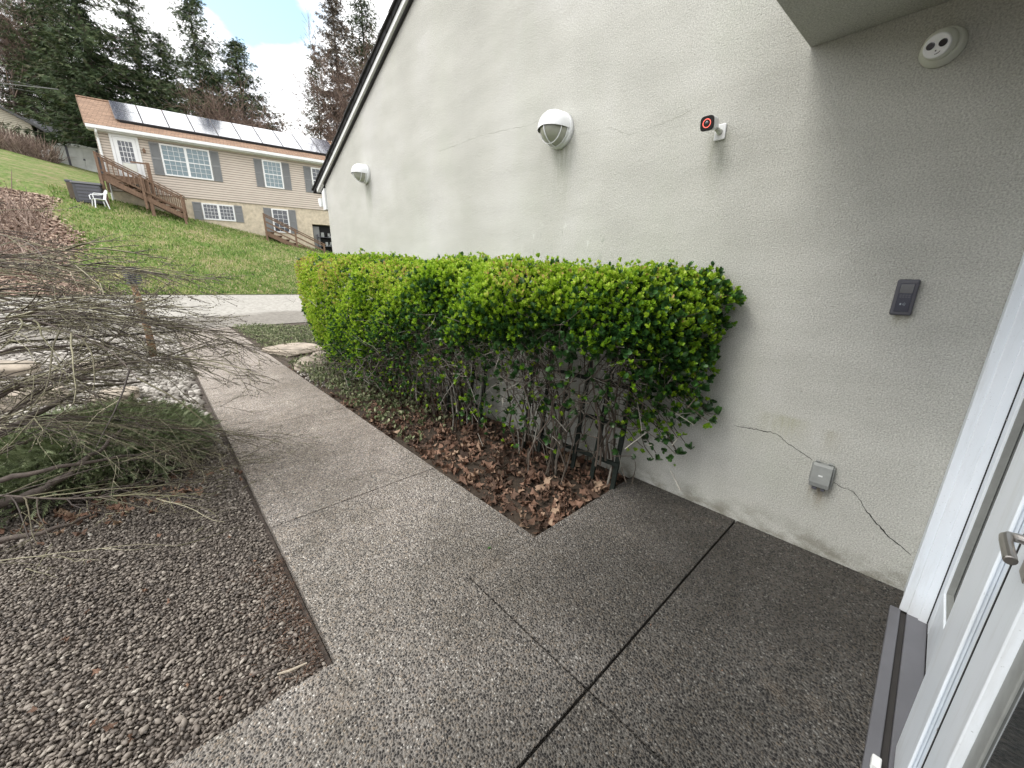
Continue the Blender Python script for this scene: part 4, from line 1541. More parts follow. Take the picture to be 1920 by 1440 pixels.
def bare_tree(name, x, y, h, spread, seed, label, levels=5, group='leafless trees on the hillside', zb=None, mat='bare', tr=0.16, lowbush=False, kids=(3, 6)):
    rng = np.random.default_rng(seed)
    zb = float(terr(x, y)) - 0.2 if zb is None else zb
    root = empty(name, (x, y, zb), label=label, cat='tree', group=group)
    A, B, RA, RB = [], [], [], []
    TA, TB, TRA, TRB = [], [], [], []

    def grow(p, d, ln, r, lv):
        n_ = 4 if lv < 3 else 3
        for i in range(n_):
            d2 = d + rng.normal(0, 0.16, 3) + np.array([0, 0, 0.05])
            d2 /= np.linalg.norm(d2)
            q = p + d2 * ln / n_
            ra, rb = r * (1 - 0.45 * i / n_), r * (1 - 0.45 * (i + 1) / n_)
            (TA if lv == 0 else A).append(p)
            (TB if lv == 0 else B).append(q)
            (TRA if lv == 0 else RA).append(ra)
            (TRB if lv == 0 else RB).append(rb)
            if lv < levels and (i > 0 or lv > 0 or lowbush):
                for _ in range(int(rng.integers(1, 3)) if lv < 2 else (2 if rng.random() < .75 else 1)):
                    side = rng.normal(0, 1, 3)
                    side -= d2 * side.dot(d2)
                    side /= np.linalg.norm(side)
                    nd = d2 * rng.uniform(.5, 1) + side * rng.uniform(0.4, 0.95) * spread
                    nd /= np.linalg.norm(nd)
                    grow(q, nd, ln * rng.uniform(0.5, 0.72), max(rb * 0.55, 0.010), lv + 1)
            p, d = q, d2
    if lowbush:
        for _ in range(int(rng.integers(*kids))):
            a = rng.uniform(0, 2 * np.pi)
            d0 = np.array([np.cos(a) * .5 * spread, np.sin(a) * .5 * spread, 1.0])
            grow(np.array([0., 0, 0]), d0 / np.linalg.norm(d0), h * .6, tr, 0)
    else:
        grow(np.array([0., 0, 0]), np.array([0., 0, 1]), h * 0.62, tr, 0)
    V, F = seg_tubes(TA, TB, TRA, TRB, 7)
    mesh_np('trunk', V, F, 'trunk', root, smooth=True)
    RA, RB = np.maximum(RA, 0.012), np.maximum(RB, 0.009)
    V, F = seg_tubes(A, B, RA, RB, 3)
    mesh_np('crown', V, F, mat, root, tint=np.repeat(rng.random(len(A)), 3))
    return root


CL = [
    ('huge dark conifer directly above the left end of the beige house roof', -0.3, 54, 21, 5.0, 1.05, 'spruce', .03, .16),
    ('tall dark conifer rising behind the white house roof left of the roof corner', -3.6, 74, 26, 4.6, 1.0, 'spruce', .03, .2),
    ('broad dark conifer filling the space right of the roof-corner conifer', 3.0, 57, 18.5, 4.6, 1.0, 'spruce', .03, .06),
    ('tall conifer above the middle of the solar panels, its top out of the picture', 6.6, 50, 18.5, 4.2, 1.0, 'spruce', .05, .06),
    ('pointed conifer behind the solar panels, its tip showing against white cloud', 9.6, 49, 15.6, 5.3, 1.1, 'spruce', .05, .06),
    ('middle-height dark conifer between the two tall conifers left of the pointed one', 5.0, 58, 15, 4.4, .9, 'spruce', .03, .06),
    ('lower dark conifer right beside the pointed one, on its left', 8.6, 56, 13, 4.2, .9, 'spruce', .03, .06),
    ('low dark conifer right of the pointed one, just above the solar panels', 13.4, 56, 10.5, 3.8, .8, 'spruce', .1, .06),
    ('thin sparse conifer standing alone against the white cloud', 20.2, 61, 22.5, 3.1, 0.6, 'spruce', .25, .06),
    ('tall ragged conifer with brown limbs beside the sloping roof edge of the stucco wall', 17.4, 45, 24, 4.6, 1.0, 'spruce_brown', .12, .06),
    ('second ragged conifer partly hidden by the sloping roof edge of the stucco wall', 20.8, 46, 27, 5.0, 1.05, 'spruce', .15, .06),
]
for i, (lb, x, y, h, r, dn, mt_, spz, c0) in enumerate(CL):
    conifer('conifer_tree', x, y, h, r, 100 + i, lb, dn, mt_, sparse=spz, crown0=c0)
conifer('conifer_tree', -2.7, 59, 6.2, 2.1, 120, 'small dense dark conifer between the white shed and the beige house roof', 1.7)
conifer('conifer_tree', -6.9, 78, 13.5, 3.6, 121, 'brownish conifer high on the hill at the far left edge', 1.0, 'spruce_brown')

BT = [
    ('bushy leafless tree with tan branches behind the middle of the solar panels', 7.4, 43, 10.0, 1.15, 1, True),
    ('leafless tan bush behind the right half of the solar panels', 10.4, 43, 8.4, 1.2, 2, True),
    ('leafless reddish brush just above the right end of the beige house roof', 14.4, 42, 7.4, 1.2, 3, True),
    ('leafless reddish tree beside the sloping edge of the stucco wall, above its lower end', 17.6, 42, 10.5, .8, 4, False),
    ('tall leafless tree reaching the top of the picture beside the stucco roof edge', 25.5, 41, 15.5, .5, 6, False),
    ('pale leafless tree at the top left corner of the picture', -7.6, 88, 17.5, .9, 7, False),
    ('second pale leafless tree at the left edge, nearer the wires', -8.5, 74, 15, 1.0, 8, False),
    ('leafless tree at the far left on the brown hillside', -10.5, 88, 13, 1.1, 9, False),
    ('leafless tree behind the white house roof', -5.5, 98, 13, 1.1, 10, False),
    ('leafless reddish tree partly behind the stucco roof edge near the picture top', 24.0, 42, 18.0, .95, 11, False),
    ('leafless brush right of the reddish brush above the roof end', 16.9, 39, 5.0, 1.3, 12, True),
    ('leafless reddish tree crowded between the two ragged conifers', 19.6, 42, 12.5, .7, 13, False),
]
for lb, x, y, h, sp, sd, lowb in BT:
    bare_tree('bare_tree', x, y, h, sp, 300 + sd, lb, levels=4 if lowb else 5, lowbush=lowb, tr=.06 if lowb else .15)


def brush_mass(name, cx, cy, wx, wy, h, n, seed, mat, label=None):
    rng = np.random.default_rng(seed)
    A, B, RA, RB = [], [], [], []
    x = cx + rng.uniform(-wx, wx, n)
    y = cy + rng.uniform(-wy, wy, n)
    z = terr(x, y) - .05
    d = rng.normal(0, .45, (n, 3)) + [0, 0, 1.0]
    L_ = h * rng.uniform(.35, 1.0, n)[:, None]
    P0 = np.stack([x, y, z], 1)
    P1 = P0 + d * L_ * .6
    P2 = P1 + (d + rng.normal(0, .4, (n, 3))) * L_ * .4
    V, F = seg_tubes(np.concatenate([P0, P1]), np.concatenate([P1, P2]), np.full(2 * n, .02), np.full(2 * n, .008), 3)
    o = mesh_np(name, V, F, mat, tint=np.repeat(rng.random(2 * n), 3), kind='stuff')
    if label:
        o['label'] = label
        o['category'] = 'brush'
    return o


brush_mass('bank_brush', -5.2, 23.5, 2.6, 3.4, .8, 1500, 8, 'brush')
brush_mass('dry_brush', -8.2, 53.0, 4.2, 1.0, 1.15, 5200, 5, 'brush', 'dry reddish brush along the fence at the top of the lawn')
# far hillside wood that reads as one brown mass
o = brush_mass('hillside_wood', -14, 118, 22, 22, 11, 5200, 6, 'brush', 'brown leafless wood covering the far hillside at the left')

# leaf-covered bank at the left of the lawn
n = 15000
rng = np.random.default_rng(11)
y = rng.uniform(18.9, 29.5, n)
xl = -1.55 - 0.13 * (y - 19) + 0.35 * np.sin(y * 1.1) + rng.normal(0, .25, n)
x = xl - np.abs(rng.normal(0, 2.2, n))
P = np.stack([x, y, terr(x, y) + 0.05 + rng.random(n) * .03], 1)
Dn = rng.normal(0, .45, (n, 3)) + [0, -.35, 1]
lv = np.array([(-.5, 0, 0), (0, -.35, .08), (.5, 0, 0), (0, .35, .08)], float)
lfq = np.array([(0, 1, 2, 3)])
V, F = instances(lv, lfq, P, frames(Dn, rng.uniform(0, 6, n)), rng.uniform(.10, .20, n))
o = mesh_np('leaf_mulch', V, F, 'bank_litter', tint=rng.random(n), kind='stuff')
o['label'] = 'pinkish brown leaf mulch covering the bank left of the lawn'
o['category'] = 'leaf mulch'

# lawn blades, scattered leaves on the lawn
n = 60000
y = 19.05 + (rng.random(n) ** 1.25) * 13
x = rng.uniform(-.35, .42, n) * y + 1
k = x > (-1.4 - 0.13 * (y - 19))
x, y = x[k], y[k]
n = len(x)
P = np.stack([x, y, terr(x, y) + 0.02], 1)
Dn = rng.normal(0, .5, (n, 3)) + [0, 0, 1.1]
bl_v = np.array([(-.5, 0, 0), (.5, 0, 0), (.15, 0, 1), (-.15, 0, 1)], float)
sc = np.stack([rng.uniform(.02, .05, n), np.ones(n), rng.uniform(.06, .15, n)], 1)
V, F = instances(bl_v, lfq, P, frames(Dn, rng.uniform(0, 6, n)), sc)
nz = smooth_noise(x, y, .8, 2) * .28 + smooth_noise(x, y, 2.3, 4) * .22
o = mesh_np('grass_tufts', V, F, 'straw', tint=np.clip(rng.normal(.42, .28, n) + nz, 0, 1), kind='stuff')
n = 1600
y = rng.uniform(19.05, 31, n)
x = rng.uniform(-.3, .4, n) * y
P = np.stack([x, y, terr(x, y) + 0.06], 1)
V, F = instances(lv, lfq, P, frames(rng.normal(0, .4, (n, 3)) + [0, 0, 1], rng.uniform(0, 6, n)), rng.uniform(.06, .12, n))
mesh_np('lawn_leaves', V, F, 'bank_litter', tint=rng.random(n), kind='stuff')

# ------------------------------------------------------------------ gravel beds
rng = np.random.default_rng(21)


def pebbles(name, P, size, ico, mat, flat=(0.45, 0.75), tilt=.35, tint=None, kind='stuff', smooth=True):
    n = len(P)
    s = np.stack([size * rng.uniform(.8, 1.35, n), size * rng.uniform(.6, .95, n), size * rng.uniform(*flat, n)], 1) * .5
    Fr = frames(rng.normal(0, tilt, (n, 3)) + [0, 0, 1], rng.uniform(0, 6.28, n))
    bv, bf = ico
    bv = bv * (1 + 0.10 * np.sin(bv[:, [1, 2, 0]] * 3 + 1))
    V, F = instances(bv, bf, P, Fr, s)
    t = rng.random(n) if tint is None else tint
    return mesh_np(name, V, F, mat, tint=np.repeat(t, len(bf)), smooth=smooth, kind=kind)


def scatter(x0, x1, y0, y1, step, jit=.45):
    xs = np.arange(x0, x1, step)
    ys = np.arange(y0, y1, step)
    X, Y = np.meshgrid(xs, ys)
    X = X.ravel() + rng.uniform(-jit, jit, X.size) * step
    Y = Y.ravel() + rng.uniform(-jit, jit, Y.size) * step
    return X, Y


X, Y = scatter(-1.25, .262, 1.36, 3.9, .0125)
X2, Y2 = scatter(-1.25, .262, 1.36, 3.9, .019)
Z = -.052 + .006 * smooth_noise(X, Y, 4, 1) + rng.uniform(-.003, .003, len(X))
Z2 = -.043 + .006 * smooth_noise(X2, Y2, 4, 1) + rng.uniform(-.003, .004, len(X2))
edge = lambda x: np.clip((x - .12) / .14, 0, 1) * .006
sz = np.concatenate([rng.uniform(.010, .017, len(X)), rng.uniform(.011, .019, len(X2))])
P = np.concatenate([np.stack([X, Y, Z], 1), np.stack([X2, Y2, Z2], 1)])
keep = (P[:, 0] > -.235 * P[:, 1] - .45)
P, sz = P[keep], sz[keep]
tint_ = np.clip(rng.beta(1.9, 1.9, len(P)) + .07 * smooth_noise(P[:, 0], P[:, 1], 1.6, 5), 0, 1)
pebbles('river_gravel', P, sz, ICO1, 'pebble', tint=tint_)
nb_ = 520
X, Y = rng.uniform(-1.1, .25, nb_), rng.uniform(1.4, 3.8, nb_)
P = np.stack([X, Y, np.full(nb_, -.040)], 1)
pebbles('large_pebbles', P, rng.uniform(.018, .028, nb_), ICO1, 'pebble', tint=np.clip(rng.normal(.62, .2, nb_), 0, .93), tilt=.25)
# pale coarse gravel farther along, behind the low juniper
X, Y = scatter(-4.2, .26, 4.1, 13.2, .062)
k = X > -.30 * Y - .3
X, Y = X[k], Y[k]
P = np.stack([X, Y, -.045 + rng.uniform(-.01, .012, len(X))], 1)
pebbles('pale_gravel', P, rng.uniform(.05, .095, len(X)), ICO1, 'white_stone', tilt=.5)
X, Y = scatter(-1.5, .262, 3.5, 5.2, .03)
P = np.stack([X, Y, -.048 + rng.uniform(-.005, .008, len(X))], 1)
pebbles('mixed_gravel', P, rng.uniform(.02, .035, len(X)), ICO0, 'pebble', tilt=.5, tint=np.clip(rng.beta(2, 1.6, len(X)), 0, 1))


def boulder(name, loc, dims, seed, label, mat='stone', boxy=3.0, rz=0.0):
    r_ = np.random.default_rng(seed)
    v, f = subdiv(*ICO2)
    v = v / (np.abs(v) ** boxy).sum(1, keepdims=True) ** (1 / boxy)
    v = v * (1 + .07 * np.sin(v[:, [1, 2, 0]] * 4 + seed) + .04 * np.sin(v[:, [2, 0, 1]] * 9 + seed * 2))
    v = v * np.array(dims) / 2
    o = mesh_np(name, v, f, mat, smooth=True)
    o.location = loc
    o.rotation_euler = (0, 0, rz)
    setp(o, label, 'rock')
    return o


boulder('flat_stone', (1.92, 8.6, -.005), (.85, 1.0, .16), 1, 'flat tan stone slab beside the path at the far end of the hedge', boxy=12, rz=.3)
boulder('round_stone', (1.72, 6.75, .04), (.46, .55, .24), 2, 'rounded tan rock between the flat stone slab and the hedge')
boulder('round_stone', (2.1, 7.5, .0), (.36, .34, .2), 3, 'pale rock half hidden under the hedge end, behind the rounded tan rock')
for i, (x, y, s) in enumerate([(-1.35, 7.1, .75), (-.55, 6.5, .55), (-1.9, 9.4, .8), (-.9, 8.9, .5), (-.35, 5.5, .36), (-1.25, 5.6, .5)]):
    boulder('garden_rock', (x, y, .02), (s, s * .7, s * .34), 10 + i,
            ['largest tan garden rock in the pale gravel behind the bare shrub', 'medium pinkish garden rock in the pale gravel near the path', 'far tan garden rock in the pale gravel near the driveway',
             'flat garden rock in the pale gravel beyond the pinkish one', 'smallest garden rock in the gravel right behind the juniper', 'garden rock in the gravel at the left behind the juniper'][i], rz=i * 1.3)
# pebbles spilled on the bed edge by the rocks
P = np.stack([rng.uniform(1.46, 1.62, 60), rng.uniform(5.4, 6.6, 60), rng.uniform(-.03, 0.0, 60)], 1)
pebbles('edge_pebbles', P, rng.uniform(.03, .06, 60), ICO1, 'white_stone')


# ------------------------------------------------------------------ leaf litter
def star_leaf():
    a = np.linspace(0, 2 * np.pi, 11)[:-1] + np.pi / 2
    r_ = np.array([1, .45, .85, .42, .6, .3, .6, .42, .85, .45])
    v = np.stack([r_ * np.cos(a) * .5, r_ * np.sin(a) * .5, .10 * np.sin(a * 3)], 1)
    v = np.concatenate([[[0, 0, -.03]], v])
    f = np.array([(0, i + 1, (i + 1) % 10 + 1) for i in range(10)])
    return v, f


SLV, SLF = star_leaf()


def litter(name, P, size, mat='litter', tilt=.45, tint=None, label=None, cat=None):
    n = len(P)
    Fr = frames(rng.normal(0, tilt, (n, 3)) + [0, 0, 1], rng.uniform(0, 6.28, n))
    s = np.stack([size, size * rng.uniform(.6, 1, n), size * rng.uniform(.5, 3.0, n)], 1)
    V, F = instances(SLV, SLF, P, Fr, s)
    o = mesh_np(name, V, F, mat, tint=np.repeat(rng.random(n) if tint is None else tint, 10), kind='stuff')
    return setp(o, label, cat)


n = 1150
x = rng.uniform(1.46, 2.46, n)
y = 1.37 + rng.random(n) ** 1.35 * 3.6
P = np.stack([x, y, -.022 + rng.random(n) * .045 * np.clip(1.6 - (y - 1.4) * .5, .3, 1)], 1)
litter('fallen_leaves', P, rng.uniform(.04, .15, n) ** 1.0, label='brown fallen leaves heaped in the bed under the hedge', cat='fallen leaves')
n = 3200
P = np.stack([rng.uniform(1.45, 2.48, n), rng.uniform(1.36, 7.2, n), rng.uniform(-.028, .0, n)], 1)
litter('bed_debris', P, rng.uniform(.015, .04, n), tilt=.7)
n = 120
P = np.stack([rng.normal(-.42, .28, n), rng.normal(3.50, .14, n), rng.uniform(-.035, -.005, n)], 1)
litter('fallen_leaves', P, rng.uniform(.05, .10, n), tint=rng.uniform(.5, 1, n), label='tan fallen leaves caught under the low juniper', cat='fallen leaves')
n = 26
P = np.stack([rng.uniform(-.9, .2, n), rng.uniform(1.5, 2.9, n), np.full(n, -.028)], 1)
litter('loose_leaves', P, rng.uniform(.025, .05, n), tint=rng.uniform(.4, .9, n))
n = 900
P = np.stack([.27 - np.abs(rng.normal(0, .09, n)), rng.uniform(1.38, 2.2, n), rng.uniform(-.04, -.022, n)], 1)
V, F = seg_tubes(P, P + np.stack([rng.normal(0, .02, n), rng.normal(0, .02, n), rng.normal(0, .004, n)], 1), np.full(n, .0009), np.full(n, .0006), 3)
mesh_np('dry_needles', V, F, 'litter', tint=np.repeat(rng.random(n), 3), kind='stuff')
o = MB().tube([(.10, 1.46, -.028), (.14, 1.44, -.026), (.20, 1.43, -.027)], [.004, .006, .004], 8).build('pale_stick', 'bud')
setp(o, 'short pale stick lying on the gravel in the corner beside the landing', 'stick')
o = MB().tube([(-.02, 1.52, -.02), (.10, 1.49, -.012), (.24, 1.44, -.01)], [.004, .0035, .002], 6).build('brown_stick', 'bark')
setp(o, 'thin brown stick lying beside the short pale stick on the gravel', 'stick')
n = 14
P = np.stack([rng.uniform(.4, 1.4, n), rng.uniform(1.5, 3.6, n), np.full(n, .004)], 1)
P0 = P
V, F = seg_tubes(P0, P0 + np.stack([rng.normal(0, .04, n), rng.normal(0, .04, n), np.zeros(n)], 1), np.full(n, .0012), np.full(n, .0008), 3)
mesh_np('path_needles', V, F, 'bud', kind='stuff')
MBm = MB()
o = litter('green_leaf', np.array([[1.16, 1.44, .006]]), np.array([.035]), 'leaf_old', tilt=.1)
o['kind'] = 'thing'
setp(o, 'single small dark green leaf lying on the path near the corner of the leaf bed', 'leaf')


# ------------------------------------------------------------------ hedge
hedge = empty('hedge', (2.2, 3.8, -.03), label='clipped evergreen hedge with bright green new leaves growing against the stucco wall', cat='hedge')


def hloc(V):
    return np.asarray(V) - np.array([2.2, 3.8, -.03])


LEAF_V = np.array([(0, .08, 0), (-.15, .34, .05), (-.25, .62, .06), (-.18, .88, .03), (0, 1.0, -.03), (.18, .88, .03), (.25, .62, .06), (.15, .34, .05)], float)
LEAF_F = np.array([(0, 4, 3, 2, 1), (0, 7, 6, 5, 4)])


def rosettes(P, D, nl, size, tint, old, rng, spread=(0.45, 0.95)):
    """clusters of leaves around each shoot tip"""
    n = len(P)
    base = frames(D, rng.uniform(0, 6.28, n))
    VV, FF, TT, MI = [], [], [], []
    cnt = 0
    for k in range(nl):
        a = 2.399 * k + rng.normal(0, .25, n)
        el_ = rng.uniform(spread[0], spread[1], n) * (0.45 + 0.75 * k / nl)
        # leaf direction in shoot frame
        ld = np.stack([np.cos(a) * np.sin(el_), np.sin(a) * np.sin(el_), np.cos(el_)], 1)
        ld = np.einsum('nij,nj->ni', base, ld)
        nr = base[:, :, 2]
        xx = np.cross(ld, nr)
        xx /= np.linalg.norm(xx, axis=1, keepdims=True) + 1e-9
        zz = np.cross(xx, ld)
        Fr = np.stack([xx, ld, zz], 2)
        s = size * rng.uniform(.65, 1.2, n) * np.where(old == 1, 1.35, .92)
        pos = P - nr * (size * .35 * (k / nl))[:, None]
        V, F = instances(LEAF_V, LEAF_F, pos, Fr, s)
        VV.append(V)
        FF.append(F + cnt)
        cnt += len(V)
        TT.append(np.repeat(np.clip(tint + rng.normal(0, .16, n) - .12 * k / nl, 0, 1), 2))
        MI.append(np.repeat(old, 2))
    return np.concatenate(VV), np.concatenate(FF), np.concatenate(TT), np.concatenate(MI)


def ztop_h(y):
    return 1.515 + .035 * np.clip(y - 1, 0, 6) + .03 * np.sin(y * 3.1 + .5) + .018 * np.sin(y * 7.7) + .05 * np.exp(-((y - 1.3) / .25) ** 2) - .05 * np.exp(-((y - .85) / .15) ** 2)


def zbot_h(y):
    # lower edge of the dense leaves along the front
    return np.interp(y, [.8, 1.3, 2.0, 2.6, 3.4, 4.2, 5.0, 6.0, 7.0], [1.04, 1.08, 1.10, 1.12, .96, .68, .50, .40, .36]) + .07 * np.sin(y * 5.3) + .07 * np.sin(y * 13.1)


def xfront(y, z):
    # front surface: bulges, tucks in toward the bottom and at the near end
    zt = ztop_h(y)
    near = np.clip((y - .85) / .95, 0, 1) ** .7
    f = 2.30 - .78 * near
    f = f + .10 * np.clip((1.15 - z) / .6, 0, 1) * np.clip((4 - y) / 2, 0, 1)
    f = f + .018 * np.sin(y * 4.1) * np.sin(z * 7) + .015 * np.sin(y * 9.3 + z * 4)
    f = f + .17 * np.clip((z - (zt - .16)) / .16, 0, 1) ** 2.2
    far = np.clip((y - 5.3) / 1.75, 0, 1)
    low = np.clip((.95 - z) / .5, 0, 1) * np.clip((y - 4.2) / 1.2, 0, 1)
    return f + far ** 2.6 * .42 + .18 * low + .03 * np.sin(y * 6.1 + z * 9)


hr = np.random.default_rng(77)
Ps, Ds, tn, od, szl = [], [], [], [], []
# front skin
n = 13500
y = .82 + hr.random(n) * 6.2
zt, zb_ = ztop_h(y), zbot_h(y)
z = zb_ + (zt - zb_) * hr.random(n) ** .85 + np.where(hr.random(n) < .16, -np.abs(hr.normal(0, .18, n)), 0)
dep = np.abs(hr.normal(0, .10, n)) - .02 + .03 * smooth_noise(y, z, 9, 3)
x = xfront(y, z) + dep
P = np.stack([x, y, z], 1)
D = np.stack([-np.ones(n) * (.9 - .3 * (z - zb_) / (zt - zb_)), np.where(y < 1.2, -.8, np.where(y > 6.3, .6, 0)) + 0 * y, .85 + .9 * (z - zb_) / (zt - zb_)], 1) + hr.normal(0, .40, (n, 3))
Ps.append(P)
Ds.append(D)
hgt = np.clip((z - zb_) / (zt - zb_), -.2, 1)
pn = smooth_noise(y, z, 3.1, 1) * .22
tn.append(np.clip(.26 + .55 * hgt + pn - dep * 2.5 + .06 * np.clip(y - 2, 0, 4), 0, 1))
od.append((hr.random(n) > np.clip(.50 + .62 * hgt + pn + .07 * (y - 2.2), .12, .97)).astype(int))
szl.append(hr.uniform(.020, .036, n))
# top skin
n = 9500
y = .85 + hr.random(n) * 6.1
zt = ztop_h(y)
xf = xfront(y, zt)
x = xf + (2.49 - xf) * hr.random(n)
z = zt + .02 * np.sin(x * 17 + y * 5) - .05 * np.clip((x - 2.3) / .2, 0, 1) - np.abs(hr.normal(0, .03, n)) + np.where(hr.random(n) < .14, hr.uniform(.01, .055, n), 0)
P = np.stack([x, y, z], 1)
D = np.stack([-.25 * np.ones(n), 0 * y, np.ones(n)], 1) + hr.normal(0, .38, (n, 3))
Ps.append(P)
Ds.append(D)
tn.append(np.clip(hr.normal(.68, .14, n), 0, 1))
od.append((hr.random(n) < .05).astype(int))
szl.append(hr.uniform(.020, .033, n))
# near end against the wall: a thin upper skirt, then separate hanging branches
n = 520
z = 1.53 - .62 * hr.random(n)
y = 1.06 + hr.normal(0, .12, n)
y = np.clip(y, .80 + .1 * np.abs(z - 1.38), 1.6)
x = np.clip(2.49 - np.abs(hr.normal(0, .25, n)), 1.85, 2.49)
Ps.append(np.stack([x, y, z], 1))
Ds.append(np.stack([-.8 * np.ones(n), -.7 * np.ones(n), .7 * np.ones(n)], 1) + hr.normal(0, .5, (n, 3)))
tn.append(np.clip(.1 + .5 * (z - .4) + hr.normal(0, .15, n), 0, 1))
od.append((hr.random(n) > np.clip(.1 + .62 * (z - .4), .1, .85)).astype(int))
szl.append(hr.uniform(.022, .036, n))
HB = []
hang = [(.79, 1.42), (.80, 1.36), (.84, 1.30), (.80, 1.22), (.90, 1.2), (.86, 1.10), (.82, 1.02), (.90, .98), (.86, .90), (.96, .92), (.93, .82), (.88, .74), (1.0, .76),
        (.78, .64), (.84, .66), (.92, .64), (1.02, .62), (.95, .55), (1.05, .50), (.93, .46), (1.0, .40), (1.10, .44), (1.16, .56), (1.20, .70), (1.12, .82), (1.25, .88), (1.3, .5), (1.22, .38), (1.10, .34)]
for hy, hz in hang:
    for rep in range(2):
        tip = np.array([2.44 - abs(hr.normal(0, .09)), hy + hr.normal(0, .025), hz + hr.normal(0, .03)])
        root_ = np.array([2.22 + hr.normal(0, .08), 1.42 + hr.normal(0, .10), min(1.3, hz + .12 + hr.random() * .3)])
        c1 = (root_ + tip) / 2 + [0, 0, .10]
        pts_ = [root_ * (1 - t) ** 2 + 2 * c1 * t * (1 - t) + tip * t * t + hr.normal(0, .008, 3) for t in np.linspace(0, 1, 7)]
        HB.append(pts_)
        for k_, p_ in enumerate(pts_):
            if k_ < 3:
                continue
            for _ in range(int(hr.integers(2, 4)) if hz > .6 else 1):
                q_ = p_ + hr.normal(0, .022, 3)
                q_[0] = min(q_[0], 2.49)
                q_[1] = max(q_[1], .77)
                Ps.append(q_[None])
                Ds.append((np.array([-.5, -.5, .5]) + hr.normal(0, .5, 3))[None])
                tn.append(np.array([np.clip(.35 + hr.normal(0, .2), 0, 1)]))
                od.append(np.array([int(hr.random() > .42 + .2 * (hz > .9))]))
                szl.append(np.array([hr.uniform(.026, .042)]))
# the shoulder of the hedge runs out to a point along the wall
n = 150
t = hr.random(n)
Ps.append(np.stack([2.47 - np.abs(hr.normal(0, .05, n)), .98 - .22 * t, 1.47 - .10 * t + hr.normal(0, .045, n) * (1.2 - t)], 1))
Ds.append(np.stack([-.6 * np.ones(n), -.8 * np.ones(n), .6 * np.ones(n)], 1) + hr.normal(0, .4, (n, 3)))
tn.append(np.clip(hr.normal(.4, .2, n), 0, 1))
od.append((hr.random(n) > .6).astype(int))
szl.append(hr.uniform(.024, .036, n))
# inner mature leaves and sparse shoots below the dense part
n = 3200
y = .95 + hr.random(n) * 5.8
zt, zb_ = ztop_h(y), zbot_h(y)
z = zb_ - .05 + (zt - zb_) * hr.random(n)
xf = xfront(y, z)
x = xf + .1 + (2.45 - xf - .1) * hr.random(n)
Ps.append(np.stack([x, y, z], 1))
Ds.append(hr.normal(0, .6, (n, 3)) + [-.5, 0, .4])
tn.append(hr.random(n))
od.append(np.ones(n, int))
szl.append(hr.uniform(.03, .045, n))
n = 1900
y = .95 + hr.random(n) ** .8 * 5.6
zb_ = zbot_h(y)
z = zb_ + .05 - hr.random(n) ** 1.7 * (zb_ - .08) * .9
x = xfront(y, np.maximum(z, .9)) + hr.uniform(.0, .45, n)
x = np.minimum(x + .25 * (1 - z), 2.42)
Ps.append(np.stack([x, y, z], 1))
Ds.append(hr.normal(0, .5, (n, 3)) + [-.6, 0, .7])
tn.append(np.clip(hr.normal(.5, .2, n), 0, 1))
od.append((hr.random(n) < .45).astype(int))
szl.append(hr.uniform(.022, .036, n))
low_tips = np.stack([x, y, z], 1)
P = np.concatenate(Ps)
D = np.concatenate(Ds)
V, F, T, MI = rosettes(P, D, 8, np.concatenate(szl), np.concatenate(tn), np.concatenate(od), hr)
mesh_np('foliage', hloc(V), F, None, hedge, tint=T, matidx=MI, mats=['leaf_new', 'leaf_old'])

# stems: bundles rising from the bed and arching outward into the leaves
A, B, RA, RB, ST = [], [], [], [], []


def stem(p, tip, r0, rg, wob=.02, n_=9, t0=None):
    p, tip = np.array(p, float), np.array(tip, float)
    prev = p
    t_ = rg.random() if t0 is None else t0
    for k in range(1, n_ + 1):
        t = k / n_
        q = p + (tip - p) * np.array([t ** 1.7, t ** 1.4, t ** .85]) + rg.normal(0, wob, 3) * (1 if k < n_ else .3)
        A.append(prev)
        B.append(q)
        RA.append(r0 * (1 - .7 * (k - 1) / n_))
        RB.append(r0 * (1 - .7 * k / n_))
        ST.append(t_)
        prev = q
        if k > 2 and q[2] < 1.2 and rg.random() < .6:
            dd = rg.normal(0, .12, 3) + [-.06, 0, .06]
            m1 = q + dd
            m2 = m1 + dd * rg.uniform(.3, .9) + rg.normal(0, .05, 3)
            for a_, b_, ra_ in ((q, m1, .0035), (m1, m2, .0022)):
                A.append(a_)
                B.append(b_)
                RA.append(ra_)
                RB.append(ra_ * .6)
                ST.append(t_)
            for _ in range(2):
                m3 = m1 + rg.normal(0, .07, 3)
                A.append(m1)
                B.append(m3)
                RA.append(.002)
                RB.append(.001)
                ST.append(min(1, t_ + .3))


